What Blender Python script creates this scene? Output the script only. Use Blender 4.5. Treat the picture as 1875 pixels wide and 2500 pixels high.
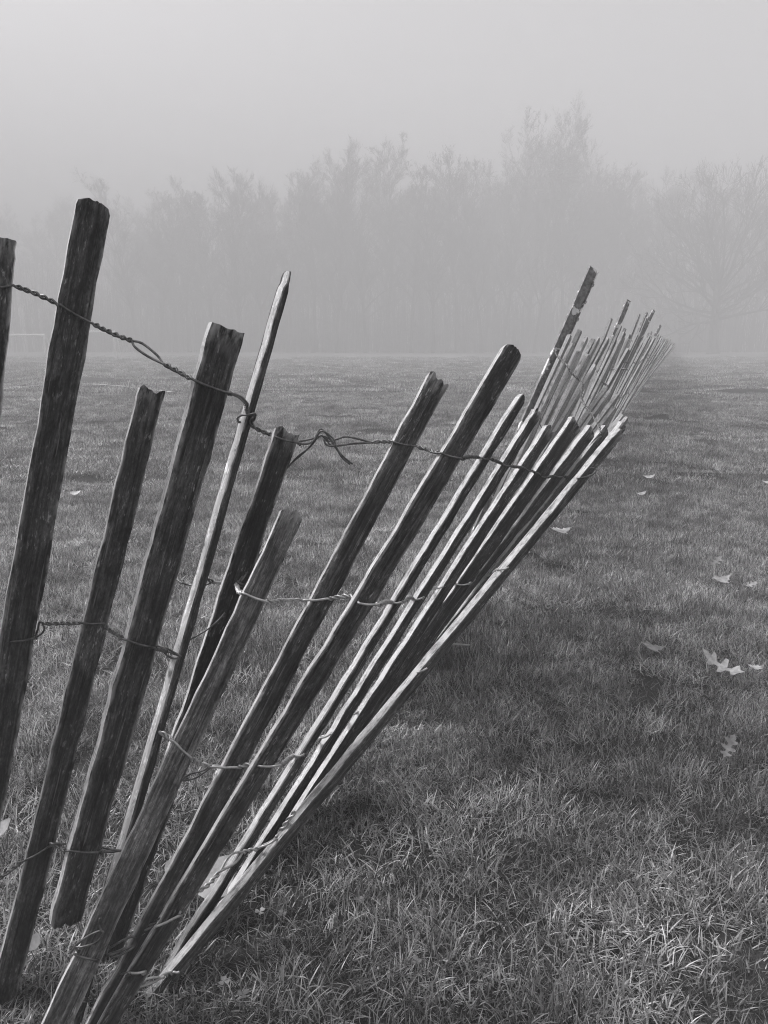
import bpy, math, random
import numpy as np
from mathutils import Vector, Matrix, noise as mnoise

scene = bpy.context.scene
for o in list(bpy.data.objects):
    bpy.data.objects.remove(o)
COL = scene.collection
rng = random.Random(7)

# ------------------------------------------------------------------ camera
IMG_W, IMG_H, FPX = 1875.0, 2500.0, 1878.0
CAM_H = 0.85
PITCH = math.radians(12.4)
cam_d = bpy.data.cameras.new('camera')
cam = bpy.data.objects.new('camera', cam_d)
COL.objects.link(cam)
cam_d.sensor_fit = 'VERTICAL'
cam_d.sensor_height = 24.0
cam_d.sensor_width = 18.0
cam_d.lens = 24.0 * FPX / IMG_H
cam_d.clip_start = 0.05
cam_d.clip_end = 2000
cam.location = (0, 0, CAM_H)
cam.rotation_euler = (math.pi / 2 - PITCH, 0, 0)
scene.camera = cam
CAM = Vector((0, 0, CAM_H))

# ------------------------------------------------------------------ world, sun, exposure
SUN_AZ, SUN_EL = math.radians(-64), math.radians(52)      # azimuth from +Y towards +X
world = bpy.data.worlds.new('World')
scene.world = world
world.use_nodes = True
wn = world.node_tree
wn.nodes.clear()
w_out = wn.nodes.new('ShaderNodeOutputWorld')
w_bg = wn.nodes.new('ShaderNodeBackground')
w_sky = wn.nodes.new('ShaderNodeTexSky')
w_sky.sky_type = 'NISHITA'
w_sky.sun_disc = False
w_sky.sun_elevation = SUN_EL
w_sky.sun_rotation = SUN_AZ
w_sky.dust_density = 4.0
w_sky.air_density = 1.0
w_hs = wn.nodes.new('ShaderNodeHueSaturation')            # the photograph is black and white
w_hs.inputs['Saturation'].default_value = 0.0
w_tint = wn.nodes.new('ShaderNodeMix')
w_tint.data_type = 'RGBA'
w_tint.blend_type = 'MULTIPLY'
w_tint.inputs[0].default_value = 1.0
w_tint.inputs[7].default_value = (1.0, 0.982, 1.006, 1)
wn.links.new(w_sky.outputs[0], w_hs.inputs['Color'])
wn.links.new(w_hs.outputs[0], w_tint.inputs[6])
wn.links.new(w_tint.outputs[2], w_bg.inputs[0])
wn.links.new(w_bg.outputs[0], w_out.inputs[0])
w_bg.inputs[1].default_value = 0.05
sun_d = bpy.data.lights.new('sun', 'SUN')
sun_d.energy = 1.5
sun_d.angle = math.radians(14)
sun_d.color = (1.0, 0.985, 1.0)
sun = bpy.data.objects.new('sun', sun_d)
COL.objects.link(sun)
sdir = Vector((math.sin(SUN_AZ) * math.cos(SUN_EL), math.cos(SUN_AZ) * math.cos(SUN_EL), math.sin(SUN_EL)))
sun.rotation_euler = sdir.to_track_quat('Z', 'Y').to_euler()
sun.location = (-20, 20, 30)
scene.view_settings.view_transform = 'Standard'
scene.view_settings.look = 'None'
scene.view_settings.gamma = 1.0
scene.view_settings.use_curve_mapping = False
scene.view_settings.exposure = 2.36
scene.render.engine = 'CYCLES'
cy = scene.cycles
cy.use_denoising = True
cy.denoiser = 'OPENIMAGEDENOISE'
cy.filter_width = 1.1
cy.denoising_prefilter = 'NONE'
cy.max_bounces = 8
cy.diffuse_bounces = 3
cy.glossy_bounces = 2
cy.transmission_bounces = 2
cy.volume_bounces = 4
cy.caustics_reflective = False
cy.caustics_refractive = False
cy.sample_clamp_indirect = 6.0

# ------------------------------------------------------------------ pixel helpers (1875 x 2500 photograph)
CP, SP = math.cos(PITCH), math.sin(PITCH)

def ray(x, y):
    a, b = (x - IMG_W / 2) / FPX, (IMG_H / 2 - y) / FPX
    return Vector((a, CP + b * SP, -SP + b * CP))

def at_depth(x, y, zc):
    return CAM + ray(x, y) * zc

def on_ground(x, y, h=0.0):
    r = ray(x, y)
    return CAM + r * ((h - CAM_H) / r.z)

def project(P):
    d = P - CAM
    zc = d.y * CP - d.z * SP
    up = d.y * SP + d.z * CP
    return IMG_W / 2 + FPX * d.x / zc, IMG_H / 2 - FPX * up / zc, zc

def at_length(x, y, B, L, far=True):
    """the point on the pixel's ray that lies L from B (the nearest one if the ray never comes that close)"""
    r = ray(x, y)
    oc = CAM - B
    a, b, c = r.dot(r), 2 * r.dot(oc), oc.dot(oc) - L * L
    disc = b * b - 4 * a * c
    if disc <= 0:
        t = -b / (2 * a)
    else:
        t = (-b + (1 if far else -1) * math.sqrt(disc)) / (2 * a)
    return CAM + r * t

# ------------------------------------------------------------------ object helpers
def link(o, parent=None):
    COL.objects.link(o)
    if parent is not None:
        o.parent = parent
    return o

def mesh_obj(name, verts, faces, mats, parent=None, smooth=False, slots=None):
    me = bpy.data.meshes.new(name)
    me.from_pydata([tuple(v) for v in verts], [], faces)
    for m in (mats if isinstance(mats, (list, tuple)) else [mats]):
        me.materials.append(m)
    if slots is not None:
        me.polygons.foreach_set('material_index', slots)
    if smooth:
        me.polygons.foreach_set('use_smooth', [True] * len(me.polygons))
    me.update()
    return link(bpy.data.objects.new(name, me), parent)

def tag(o, label=None, category=None, group=None, kind=None):
    if label: o['label'] = label
    if category: o['category'] = category
    if group: o['group'] = group
    if kind: o['kind'] = kind
    return o

def empty(name, loc=(0, 0, 0)):
    o = bpy.data.objects.new(name, None)
    o.empty_display_size = 0.1
    o.location = loc
    return link(o)

class Geo:
    """collects tubes, boxes and strips for one mesh"""
    def __init__(self):
        self.v, self.f, self.m = [], [], []
    def add(self, verts, faces, slot=0):
        k = len(self.v)
        self.v += [tuple(v) for v in verts]
        self.f += [tuple(i + k for i in f) for f in faces]
        self.m += [slot] * len(faces)
    def tube(self, pts, r, n=5, slot=0, cap=True):
        pts = [Vector(p) for p in pts]
        if len(pts) < 2: return
        rs = r if isinstance(r, (list, tuple)) else [r] * len(pts)
        t0 = (pts[1] - pts[0]).normalized()
        u = t0.orthogonal().normalized()
        vs, fs = [], []
        for i, p in enumerate(pts):
            t = (pts[min(i + 1, len(pts) - 1)] - pts[max(i - 1, 0)])
            if t.length < 1e-9: t = t0
            t = t.normalized()
            u = (u - t * u.dot(t))
            if u.length < 1e-6: u = t.orthogonal()
            u = u.normalized()
            w = t.cross(u)
            for k in range(n):
                a = 2 * math.pi * k / n
                vs.append(p + (u * math.cos(a) + w * math.sin(a)) * rs[i])
        for i in range(len(pts) - 1):
            for k in range(n):
                k2 = (k + 1) % n
                fs.append((i * n + k, i * n + k2, (i + 1) * n + k2, (i + 1) * n + k))
        if cap:
            fs.append(tuple(range(n))[::-1])
            fs.append(tuple((len(pts) - 1) * n + k for k in range(n)))
        self.add(vs, fs, slot)
    def box(self, c, ax, ay, az, slot=0):
        c, ax, ay, az = Vector(c), Vector(ax), Vector(ay), Vector(az)
        vs = [c + ax * i + ay * j + az * k for i in (-1, 1) for j in (-1, 1) for k in (-1, 1)]
        self.add(vs, [(0, 1, 3, 2), (4, 6, 7, 5), (0, 4, 5, 1), (2, 3, 7, 6), (0, 2, 6, 4), (1, 5, 7, 3)], slot)
    def build(self, name, mats, parent=None, smooth=False):
        return mesh_obj(name, self.v, self.f, mats, parent, smooth, self.m)

def smooth_path(pts, n=5):
    P = [Vector(p) for p in pts]
    if len(P) < 3: return P
    out = []
    for i in range(len(P) - 1):
        p0, p1, p2, p3 = P[max(i - 1, 0)], P[i], P[i + 1], P[min(i + 2, len(P) - 1)]
        for k in range(n):
            t = k / n
            out.append(0.5 * ((2 * p1) + (p2 - p0) * t + (2 * p0 - 5 * p1 + 4 * p2 - p3) * t * t + (3 * p1 - p0 - 3 * p2 + p3) * t ** 3))
    out.append(P[-1])
    return out

# ------------------------------------------------------------------ materials
def new_mat(name):
    m = bpy.data.materials.new(name)
    m.use_nodes = True
    nt = m.node_tree
    nt.nodes.clear()
    out = nt.nodes.new('ShaderNodeOutputMaterial')
    b = nt.nodes.new('ShaderNodeBsdfPrincipled')
    nt.links.new(b.outputs[0], out.inputs[0])
    return m, nt, b, out

def N(nt, kind, **kw):
    n = nt.nodes.new(kind)
    for k, v in kw.items():
        if isinstance(k, str) and hasattr(n, k): setattr(n, k, v)
    return n

def ramp(nt, src, stops):
    r = nt.nodes.new('ShaderNodeValToRGB')
    el = r.color_ramp.elements
    while len(el) > 1: el.remove(el[-1])
    for i, (p, v) in enumerate(stops):
        e = el[0] if i == 0 else el.new(p)
        e.position = p
        e.color = (v, v, v, 1)
    nt.links.new(src, r.inputs[0])
    return r.outputs[0]

def math_n(nt, op, a, b=None, clamp=False):
    n = nt.nodes.new('ShaderNodeMath')
    n.operation = op
    n.use_clamp = clamp
    for i, s in enumerate((a, b)):
        if s is None: continue
        if isinstance(s, (int, float)): n.inputs[i].default_value = s
        else: nt.links.new(s, n.inputs[i])
    return n.outputs[0]

def noise_n(nt, vec, scale, detail=4, rough=0.55, dist=0.0):
    n = nt.nodes.new('ShaderNodeTexNoise')
    n.inputs['Scale'].default_value = scale
    n.inputs['Detail'].default_value = detail
    n.inputs['Roughness'].default_value = rough
    n.inputs['Distortion'].default_value = dist
    nt.links.new(vec, n.inputs['Vector'])
    return n.outputs[0]

def gray(nt, val, b, sock='Base Color'):
    c = nt.nodes.new('ShaderNodeCombineColor')
    for i in range(3): nt.links.new(val, c.inputs[i])
    nt.links.new(c.outputs[0], b.inputs[sock])

def wood_material(name, lo, mid, hi, fleck, rough=0.75, bump=0.5, tone_name='tone', worn=0.30):
    """weathered split wood: grain along the slat (object Z), blotches of old stain, pale flecks; tone set per slat"""
    m, nt, b, out = new_mat(name)
    tc = N(nt, 'ShaderNodeTexCoord')
    at = nt.nodes.new('ShaderNodeAttribute'); at.attribute_type = 'OBJECT'; at.attribute_name = 'grain_seed'
    off = nt.nodes.new('ShaderNodeVectorMath'); off.operation = 'ADD'
    cmb = nt.nodes.new('ShaderNodeCombineXYZ')
    for i in range(3): nt.links.new(at.outputs['Fac'], cmb.inputs[i])
    nt.links.new(tc.outputs['Object'], off.inputs[0]); nt.links.new(cmb.outputs[0], off.inputs[1])
    def mapped(sx, sy, sz):
        mp = nt.nodes.new('ShaderNodeMapping')
        mp.inputs['Scale'].default_value = (sx, sy, sz)
        nt.links.new(off.outputs[0], mp.inputs['Vector'])
        return mp.outputs[0]
    g1 = noise_n(nt, mapped(260, 260, 9), 1.0, 6, 0.65, 0.4)          # fine grain
    g2 = noise_n(nt, mapped(75, 75, 3.2), 1.0, 4, 0.6, 0.8)           # broad streaks
    bl = noise_n(nt, mapped(34, 34, 16), 1.0, 6, 0.68, 0.5)            # blotches
    fl = noise_n(nt, mapped(330, 330, 70), 1.0, 3, 0.6)               # flecks
    sum_ = math_n(nt, 'ADD', math_n(nt, 'MULTIPLY', g1, 0.42), math_n(nt, 'MULTIPLY', g2, 0.20))
    sum_ = math_n(nt, 'ADD', sum_, math_n(nt, 'MULTIPLY', bl, 0.38))
    base = ramp(nt, sum_, [(0.36, lo), (0.485, mid), (0.60, hi)])
    fk = ramp(nt, fl, [(0.60, 0.0), (0.66, 1.0)])
    blm = ramp(nt, bl, [(0.45, 0.0), (0.62, 1.0)])
    fk = math_n(nt, 'MULTIPLY', fk, blm)
    fk = math_n(nt, 'MULTIPLY', fk, fleck)
    knot = ramp(nt, noise_n(nt, mapped(48, 48, 16), 1.0, 2, 0.5, 0.5), [(0.66, 1.0), (0.73, 0.3)])
    base = math_n(nt, 'MULTIPLY', base, knot)
    tone = nt.nodes.new('ShaderNodeAttribute'); tone.attribute_type = 'OBJECT'; tone.attribute_name = tone_name
    val = math_n(nt, 'MULTIPLY', base, tone.outputs['Fac'])
    val = math_n(nt, 'ADD', val, math_n(nt, 'MULTIPLY', fk, 0.20))
    crack = ramp(nt, noise_n(nt, mapped(420, 420, 5), 1.0, 3, 0.5, 0.6), [(0.30, 0.35), (0.37, 1.0)])
    val = math_n(nt, 'MULTIPLY', val, crack)
    mott = ramp(nt, noise_n(nt, mapped(430, 430, 150), 1.0, 3, 0.7), [(0.35, 0.6), (0.65, 1.45)])
    val = math_n(nt, 'MULTIPLY', val, mott)
    # worn, paler arrises and ends; long pale scratches
    wa = nt.nodes.new('ShaderNodeAttribute'); wa.attribute_name = 'wear'
    wn_ = noise_n(nt, mapped(120, 120, 40), 1.0, 4, 0.6)
    wm = math_n(nt, 'MULTIPLY', wa.outputs['Fac'], ramp(nt, wn_, [(0.42, 0.0), (0.60, 1.0)]))
    sc = ramp(nt, noise_n(nt, mapped(310, 310, 12), 1.0, 2, 0.5), [(0.67, 0.0), (0.72, 1.0)])
    wm = math_n(nt, 'ADD', wm, math_n(nt, 'MULTIPLY', sc, 0.35), clamp=True)
    inv = math_n(nt, 'SUBTRACT', 1.0, wm)
    val = math_n(nt, 'ADD', math_n(nt, 'MULTIPLY', val, inv), math_n(nt, 'MULTIPLY', wm, worn))
    gray(nt, val, b)
    b.inputs['Roughness'].default_value = rough
    b.inputs['Specular IOR Level'].default_value = 0.25
    bp = nt.nodes.new('ShaderNodeBump')
    bp.inputs['Strength'].default_value = bump
    bp.inputs['Distance'].default_value = 0.002
    h = math_n(nt, 'ADD', math_n(nt, 'MULTIPLY', g1, 0.7), math_n(nt, 'MULTIPLY', bl, 0.5))
    h = math_n(nt, 'ADD', h, math_n(nt, 'MULTIPLY', crack, 0.4))
    nt.links.new(h, bp.inputs['Height'])
    nt.links.new(bp.outputs[0], b.inputs['Normal'])
    return m

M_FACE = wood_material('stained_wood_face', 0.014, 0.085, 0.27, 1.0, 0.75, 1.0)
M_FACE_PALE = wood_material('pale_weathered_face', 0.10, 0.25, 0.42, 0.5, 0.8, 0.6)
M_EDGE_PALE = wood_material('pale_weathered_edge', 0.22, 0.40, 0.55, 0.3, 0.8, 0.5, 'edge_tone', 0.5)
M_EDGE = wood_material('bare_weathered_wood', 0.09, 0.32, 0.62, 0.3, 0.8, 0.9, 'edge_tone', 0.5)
M_END = wood_material('end_grain_wood', 0.10, 0.20, 0.34, 0.6, 0.85, 0.8)

def metal_material(name, lo, hi, metallic, rough, paint=0.0):
    m, nt, b, out = new_mat(name)
    tc = N(nt, 'ShaderNodeTexCoord')
    n1 = noise_n(nt, tc.outputs['Object'], 90, 4, 0.6)
    val = ramp(nt, n1, [(0.35, lo), (0.65, hi)])
    if paint > 0:
        n2 = noise_n(nt, tc.outputs['Object'], 22, 4, 0.55)
        pk = ramp(nt, n2, [(0.585, 0.0), (0.60, 1.0)])
        val = math_n(nt, 'ADD', val, math_n(nt, 'MULTIPLY', pk, paint))
        met = math_n(nt, 'MULTIPLY', math_n(nt, 'SUBTRACT', 1.0, pk), metallic)
        nt.links.new(met, b.inputs['Metallic'])
    else:
        b.inputs['Metallic'].default_value = metallic
    gray(nt, val, b)
    b.inputs['Roughness'].default_value = rough
    bp = nt.nodes.new('ShaderNodeBump'); bp.inputs['Strength'].default_value = 0.3; bp.inputs['Distance'].default_value = 0.0005
    nt.links.new(n1, bp.inputs['Height']); nt.links.new(bp.outputs[0], b.inputs['Normal'])
    return m

M_WIRE = metal_material('rusted_wire', 0.05, 0.17, 0.7, 0.45)
M_WIRE_PALE = metal_material('toplit_wire', 0.22, 0.48, 0.45, 0.42)  # paler wire copy: top light on the leaning stretch's lower rows put into colour
M_POST = metal_material('rusted_post_steel', 0.09, 0.24, 0.2, 0.65, 0.5)

def simple_material(name, lo, hi, scale, rough=0.8, spec=0.2, bump=0.0, coords='Object'):
    m, nt, b, out = new_mat(name)
    tc = N(nt, 'ShaderNodeTexCoord')
    n1 = noise_n(nt, tc.outputs[coords], scale, 5, 0.6)
    gray(nt, ramp(nt, n1, [(0.35, lo), (0.65, hi)]), b)
    b.inputs['Roughness'].default_value = rough
    b.inputs['Specular IOR Level'].default_value = spec
    if bump:
        bp = nt.nodes.new('ShaderNodeBump'); bp.inputs['Strength'].default_value = bump; bp.inputs['Distance'].default_value = 0.01
        nt.links.new(n1, bp.inputs['Height']); nt.links.new(bp.outputs[0], b.inputs['Normal'])
    return m

M_BARK = simple_material('bark', 0.035, 0.08, 3.0)
M_TWIG = simple_material('twig_bark', 0.035, 0.08, 2.0)
M_PAINT = simple_material('white_goal_paint', 0.72, 0.82, 3.0, 0.45, 0.4)
M_LEAF = simple_material('dry_leaf', 0.28, 0.55, 60.0, 0.6, 0.3, 0.15)
M_LEAF_DARK = simple_material('damp_leaf', 0.10, 0.20, 60.0, 0.55, 0.4, 0.15)
M_LEAF_MID = simple_material('dull_leaf', 0.16, 0.30, 60.0, 0.6, 0.3, 0.15)
M_STRAW = simple_material('straw', 0.38, 0.5, 40.0, 0.6, 0.3)
M_CLOVER = simple_material('clover_leaf', 0.12, 0.2, 150.0, 0.5, 0.4)

def lawn_value(nt, lo, hi):
    """large soft patches of paler and darker turf, by world position"""
    ge = N(nt, 'ShaderNodeNewGeometry')
    mp = nt.nodes.new('ShaderNodeMapping')
    mp.inputs['Scale'].default_value = (1.0, 1.0, 0.0)
    nt.links.new(ge.outputs['Position'], mp.inputs['Vector'])
    a = noise_n(nt, mp.outputs[0], 1.1, 3, 0.55)
    b2 = noise_n(nt, mp.outputs[0], 6.5, 4, 0.65)
    s = math_n(nt, 'ADD', math_n(nt, 'MULTIPLY', a, 0.5), math_n(nt, 'MULTIPLY', b2, 0.5))
    return ramp(nt, s, [(0.39, lo), (0.61, hi)]), mp.outputs[0]

def grass_material():
    m, nt, b, out = new_mat('grass_blade')
    at = nt.nodes.new('ShaderNodeAttribute'); at.attribute_name = 'shade'
    patch, _ = lawn_value(nt, 0.58, 1.32)
    val = math_n(nt, 'MULTIPLY', at.outputs['Fac'], patch)
    gray(nt, val, b)
    b.inputs['Roughness'].default_value = 0.34
    b.inputs['Specular IOR Level'].default_value = 0.5
    tr = nt.nodes.new('ShaderNodeBsdfTranslucent')
    cc = nt.nodes.new('ShaderNodeCombineColor')
    for i in range(3): nt.links.new(val, cc.inputs[i])
    nt.links.new(cc.outputs[0], tr.inputs['Color'])
    mx = nt.nodes.new('ShaderNodeMixShader'); mx.inputs[0].default_value = 0.35
    nt.links.new(b.outputs[0], mx.inputs[1]); nt.links.new(tr.outputs[0], mx.inputs[2])
    nt.links.new(mx.outputs[0], out.inputs[0])
    return m
M_GRASS = grass_material()

def ground_material():
    m, nt, b, out = new_mat('turf_ground')
    patch, pos = lawn_value(nt, 0.65, 1.4)
    mp = nt.nodes.new('ShaderNodeMapping'); mp.inputs['Scale'].default_value = (1.0, 0.55, 1.0)
    nt.links.new(pos, mp.inputs['Vector'])
    n1 = noise_n(nt, mp.outputs[0], 2.2, 8, 0.72)
    n2 = noise_n(nt, pos, 34.0, 5, 0.7)
    far = math_n(nt, 'ADD', math_n(nt, 'MULTIPLY', n1, 0.6), math_n(nt, 'MULTIPLY', n2, 0.4))
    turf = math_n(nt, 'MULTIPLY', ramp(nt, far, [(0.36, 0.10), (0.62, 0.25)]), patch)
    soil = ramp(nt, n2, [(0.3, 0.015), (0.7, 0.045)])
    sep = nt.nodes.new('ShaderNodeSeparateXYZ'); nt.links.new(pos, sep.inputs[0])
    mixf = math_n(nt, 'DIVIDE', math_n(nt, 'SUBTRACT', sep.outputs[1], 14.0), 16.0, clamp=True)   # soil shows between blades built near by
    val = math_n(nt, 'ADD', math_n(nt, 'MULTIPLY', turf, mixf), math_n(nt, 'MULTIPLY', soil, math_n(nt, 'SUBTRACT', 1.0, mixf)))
    gray(nt, val, b)
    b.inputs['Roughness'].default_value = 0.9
    b.inputs['Specular IOR Level'].default_value = 0.1
    bp = nt.nodes.new('ShaderNodeBump'); bp.inputs['Strength'].default_value = 0.6; bp.inputs['Distance'].default_value = 0.03
    nt.links.new(far, bp.inputs['Height']); nt.links.new(bp.outputs[0], b.inputs['Normal'])
    return m
M_GROUND = ground_material()

# ------------------------------------------------------------------ ground
def gz(x, y):
    """gentle unevenness of the field"""
    d = math.hypot(x, y)
    a = min(d / 3.0, 1.0)
    n1 = min(max((6.5 - d) / 2.5, 0.0), 1.0)
    n2 = min(max((17.0 - d) / 8.0, 0.0), 1.0)
    return mnoise.noise(Vector((x * 1.3, y * 1.3, 3.1))) * 0.010 * n1 + mnoise.noise(Vector((x * 0.35, y * 0.35, 7.7))) * 0.020 * a * n2

def axis(near, step, far, growth):
    out, s = [0.0], step
    while out[-1] < far:
        if out[-1] > near: s *= growth
        out.append(out[-1] + s)
    return out
ax = axis(5, 0.14, 170, 1.10)
xs = sorted(set([-v for v in ax] + ax))
ys = [-v for v in axis(1, 0.3, 25, 1.3)][::-1][:-1] + axis(9, 0.14, 235, 1.08)
gv, gf = [], []
for y in ys:
    for x in xs:
        gv.append((x, y, gz(x, y) - 0.008))
nx = len(xs)
for j in range(len(ys) - 1):
    for i in range(nx - 1):
        gf.append((j * nx + i, j * nx + i + 1, (j + 1) * nx + i + 1, (j + 1) * nx + i))
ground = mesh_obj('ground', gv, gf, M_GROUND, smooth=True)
tag(ground, kind='structure')

def strip_on_ground(name, pts, w, mat, lift=0.004):
    P = [Vector((p[0], p[1], 0)) for p in pts]
    vs, fs = [], []
    for i, p in enumerate(P):
        t = (P[min(i + 1, len(P) - 1)] - P[max(i - 1, 0)]).normalized()
        n = Vector((-t.y, t.x, 0))
        for s in (-1, 1):
            q = p + n * s * w / 2
            vs.append((q.x, q.y, gz(q.x, q.y) + lift))
    for i in range(len(P) - 1):
        fs.append((2 * i, 2 * i + 1, 2 * i + 3, 2 * i + 2))
    return mesh_obj(name, vs, fs, mat)
M_LINE = simple_material('worn_line_paint', 0.25, 0.6, 9.0)
arc_px = [(-60, 962), (24, 951), (81, 945), (150, 941), (220, 941), (288, 945), (325, 950), (420, 962)]
arc = smooth_path([on_ground(*p) for p in arc_px], 6)
tag(strip_on_ground('field_line', arc, 0.09, M_LINE, 0.03), kind='structure')

# ------------------------------------------------------------------ trees
def make_tree_mesh(seed, H, crown_r, first, style='forest'):
    """trunk and crown geometry of a bare winter tree"""
    R = random.Random(seed)
    trunk, crown = Geo(), Geo()
    def path(p, d, L, n, wob, up):
        pts, q, dd = [p.copy()], p.copy(), d.normalized()
        for i in range(n):
            dd = (dd + Vector((R.uniform(-wob, wob), R.uniform(-wob, wob), R.uniform(-wob, wob) + up))).normalized()
            q = q + dd * (L / n)
            pts.append(q.copy())
        return pts, dd
    def branch(p, d, L, r, level):
        n = 4 if level == 1 else (3 if level == 2 else 2)
        pts, dd = path(p, d, L, n, 0.16 + 0.05 * level, 0.07 if style == 'forest' else 0.05)
        rs = [max(r * (1 - 0.75 * i / n), 0.014 if style == 'forest' else 0.018) for i in range(n + 1)]
        crown.tube(pts, rs, 4 if level == 1 else 3, cap=False)
        if level >= 4: return
        cnt = {1: R.randint(7, 10), 2: R.randint(5, 7), 3: R.randint(3, 5)}[level]
        for k in range(cnt):
            f = R.uniform(0.22, 1.0)
            i = min(int(f * n), n - 1)
            q = pts[i].lerp(pts[i + 1], f * n - i)
            t = (pts[i + 1] - pts[i]).normalized()
            side = t.orthogonal().normalized()
            side.rotate(Matrix.Rotation(R.uniform(0, 6.283), 3, t))
            a = R.uniform(0.35, 0.85)
            nd = t * math.cos(a) + side * math.sin(a) + Vector((0, 0, 0.18))
            branch(q, nd, L * R.uniform(0.38, 0.62) * (1.0 - 0.25 * f), rs[i] * 0.55, level + 1)
    r0 = H * (0.0105 if style == 'forest' else 0.030)
    tp, td = path(Vector((0, 0, -0.15)), Vector((R.uniform(-.05, .05), R.uniform(-.05, .05), 1)), H * (0.82 if style == 'forest' else 0.42), 9, 0.085 if style == 'forest' else 0.07, 0.05)
    m = len(tp) - 1
    trs = [max(r0 * (1 - 0.86 * (i / m) ** 0.9), 0.03) if style == 'forest' else r0 * (1 - 0.45 * i / m) for i in range(m + 1)]
    trs[0] *= 1.35
    trunk.tube(tp, trs, 8)
    if style == 'forest':
        nl = 24
        for k in range(nl):
            f = first + (1 - first) * ((k + R.random()) / nl)
            i = min(int(f * m), m - 1)
            q = tp[i].lerp(tp[i + 1], f * m - i)
            az = k * 2.4 + R.uniform(-.5, .5)
            el = R.uniform(0.65, 1.15) + 0.15 * f
            d = Vector((math.cos(az) * math.cos(el), math.sin(az) * math.cos(el), math.sin(el)))
            g = (f - first) / (1 - first)
            L = crown_r * (1.55 - 0.45 * g) * R.uniform(0.75, 1.15)
            branch(q, d, L, trs[i] * 0.62 + 0.01, 1)
    else:
        nl = 28
        for k in range(nl):
            f = 0.40 + 0.60 * (k + R.random()) / nl
            i = min(int(f * m), m - 1)
            q = tp[i].lerp(tp[i + 1], f * m - i)
            az = k * 2.4 + R.uniform(-.4, .4)
            g = (f - 0.40) / 0.60
            el = 0.12 + 1.15 * g + R.uniform(-.12, .12)
            d = Vector((math.cos(az) * math.cos(el), math.sin(az) * math.cos(el), math.sin(el)))
            branch(q, d, crown_r * (1.0 + 0.22 * g) * R.uniform(0.85, 1.1), trs[i] * 0.42, 1)
    def me(g, nm, mt):
        x = bpy.data.meshes.new(nm)
        x.from_pydata(g.v, [], g.f)
        x.materials.append(mt)
        x['reach'] = max(v[2] for v in g.v)
        return x
    return me(trunk, 'trunk', M_BARK), me(crown, 'crown', M_TWIG)

TREE_H = 24.0
variants = [make_tree_mesh(11 + k * 5, TREE_H, cr, fs) for k, (cr, fs) in enumerate([(3.4, .26), (3.0, .36), (4.0, .20), (3.2, .33), (3.7, .22), (2.8, .30), (4.6, .22)])]
oak_mesh = make_tree_mesh(77, 20.0, 8.6, .4, 'oak')

def put_tree(x, y, h, var, rot, label, group, wide=1.0):
    t = empty('bare_tree', (x, y, gz(x, y)))
    s = h / TREE_H
    t.rotation_euler = (R.uniform(-.06, .06), R.uniform(-.07, .07), rot)
    t.scale = (s * wide, s * wide, s)
    tag(t, label, 'tree', group)
    for nm, me in zip(('trunk', 'crown'), variants[var % len(variants)]):
        link(bpy.data.objects.new(nm, me), t)
    return t

D1 = 70.0
def px_x(px, D):
    return (px * 1.1302 - IMG_W / 2) / FPX * (D * CP + CAM_H * SP)
def px_h(py, D):            # height of a thing whose top shows at preview row py
    r = ray(IMG_W / 2, py * 1.1302)
    return CAM_H + r.z / r.y * D
front = [  # preview x of the crown, preview y of its top, variant, width
    (300, 392, 0, 1.0, 'bare tree at the end of the wood nearest the soccer goals'),
    (352, 376, 3, 1.0, 'bare tree second from the goal end of the front row of the foggy wood'),
    (408, 396, 1, 1.0, 'bare tree third from the goal end of the front row of the foggy wood'),
    (462, 398, 5, 1.0, 'low bare tree in a dip of the wood above the wide slat'),
    (520, 378, 2, 0.85, 'rounded bare tree between the dip above the wide slat and the thin tall slat'),
    (572, 372, 4, 0.9, 'bare tree of the foggy wood just short of the thin tall slat'),
    (622, 366, 0, 0.95, 'bare tree of the foggy wood straight above the thin tall slat'),
    (676, 342, 3, 1.0, 'bare tree just past the thin tall slat where the wood begins to rise'),
    (728, 330, 2, 0.8, 'bare tree beside the middle peak of the wood, towards the goals'),
    (790, 312, 4, 0.9, 'bare tree forming the middle peak of the wood, goal half'),
    (836, 305, 1, 1.0, 'bare tree forming the middle peak of the wood, taller half'),
    (888, 366, 5, 1.0, 'low bare tree just past the middle peak of the wood'),
    (936, 362, 0, 0.95, 'bare tree in the notch between middle peak and highest crowns'),
    (985, 338, 3, 1.0, 'bare tree leading up to the highest crowns of the wood'),
    (1040, 318, 4, 0.9, 'bare tree at the shoulder of the highest crown in the wood'),
    (1085, 275, 2, 0.85, 'very tall forked bare tree, first of the two highest crowns'),
    (1152, 256, 6, 0.62, 'highest bare tree in the foggy wood, above all other crowns'),
    (1210, 322, 1, 1.0, 'narrow bare tree just past the highest crown'),
    (1262, 325, 6, 0.8, 'broad bare tree above the leaning steel stake of the fence'),
    (1318, 342, 4, 0.9, 'bare tree at the gap beside the spreading oak'),
]
R = random.Random(5)
for px, py, var, wide, lab in front:
    D = D1 + R.uniform(-3, 3)
    put_tree(px_x(px, D), D, px_h(py, D) * 1.05, var, R.uniform(0, 6.28), lab, 'bare trees along the front of the foggy wood', wide)
for k, (px, py) in enumerate([(1365, 372), (1398, 384), (1432, 376), (1470, 370), (1508, 372), (1545, 368), (1585, 366), (1620, 372), (1655, 380), (1710, 375), (1770, 372)]):
    D = 76.5 + R.uniform(-3, 3)
    put_tree(px_x(px, D), D, px_h(py, D), k + 2, R.uniform(0, 6.28), 'bare tree in the hazy row standing behind the spreading oak', 'bare trees behind the spreading oak')
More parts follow.
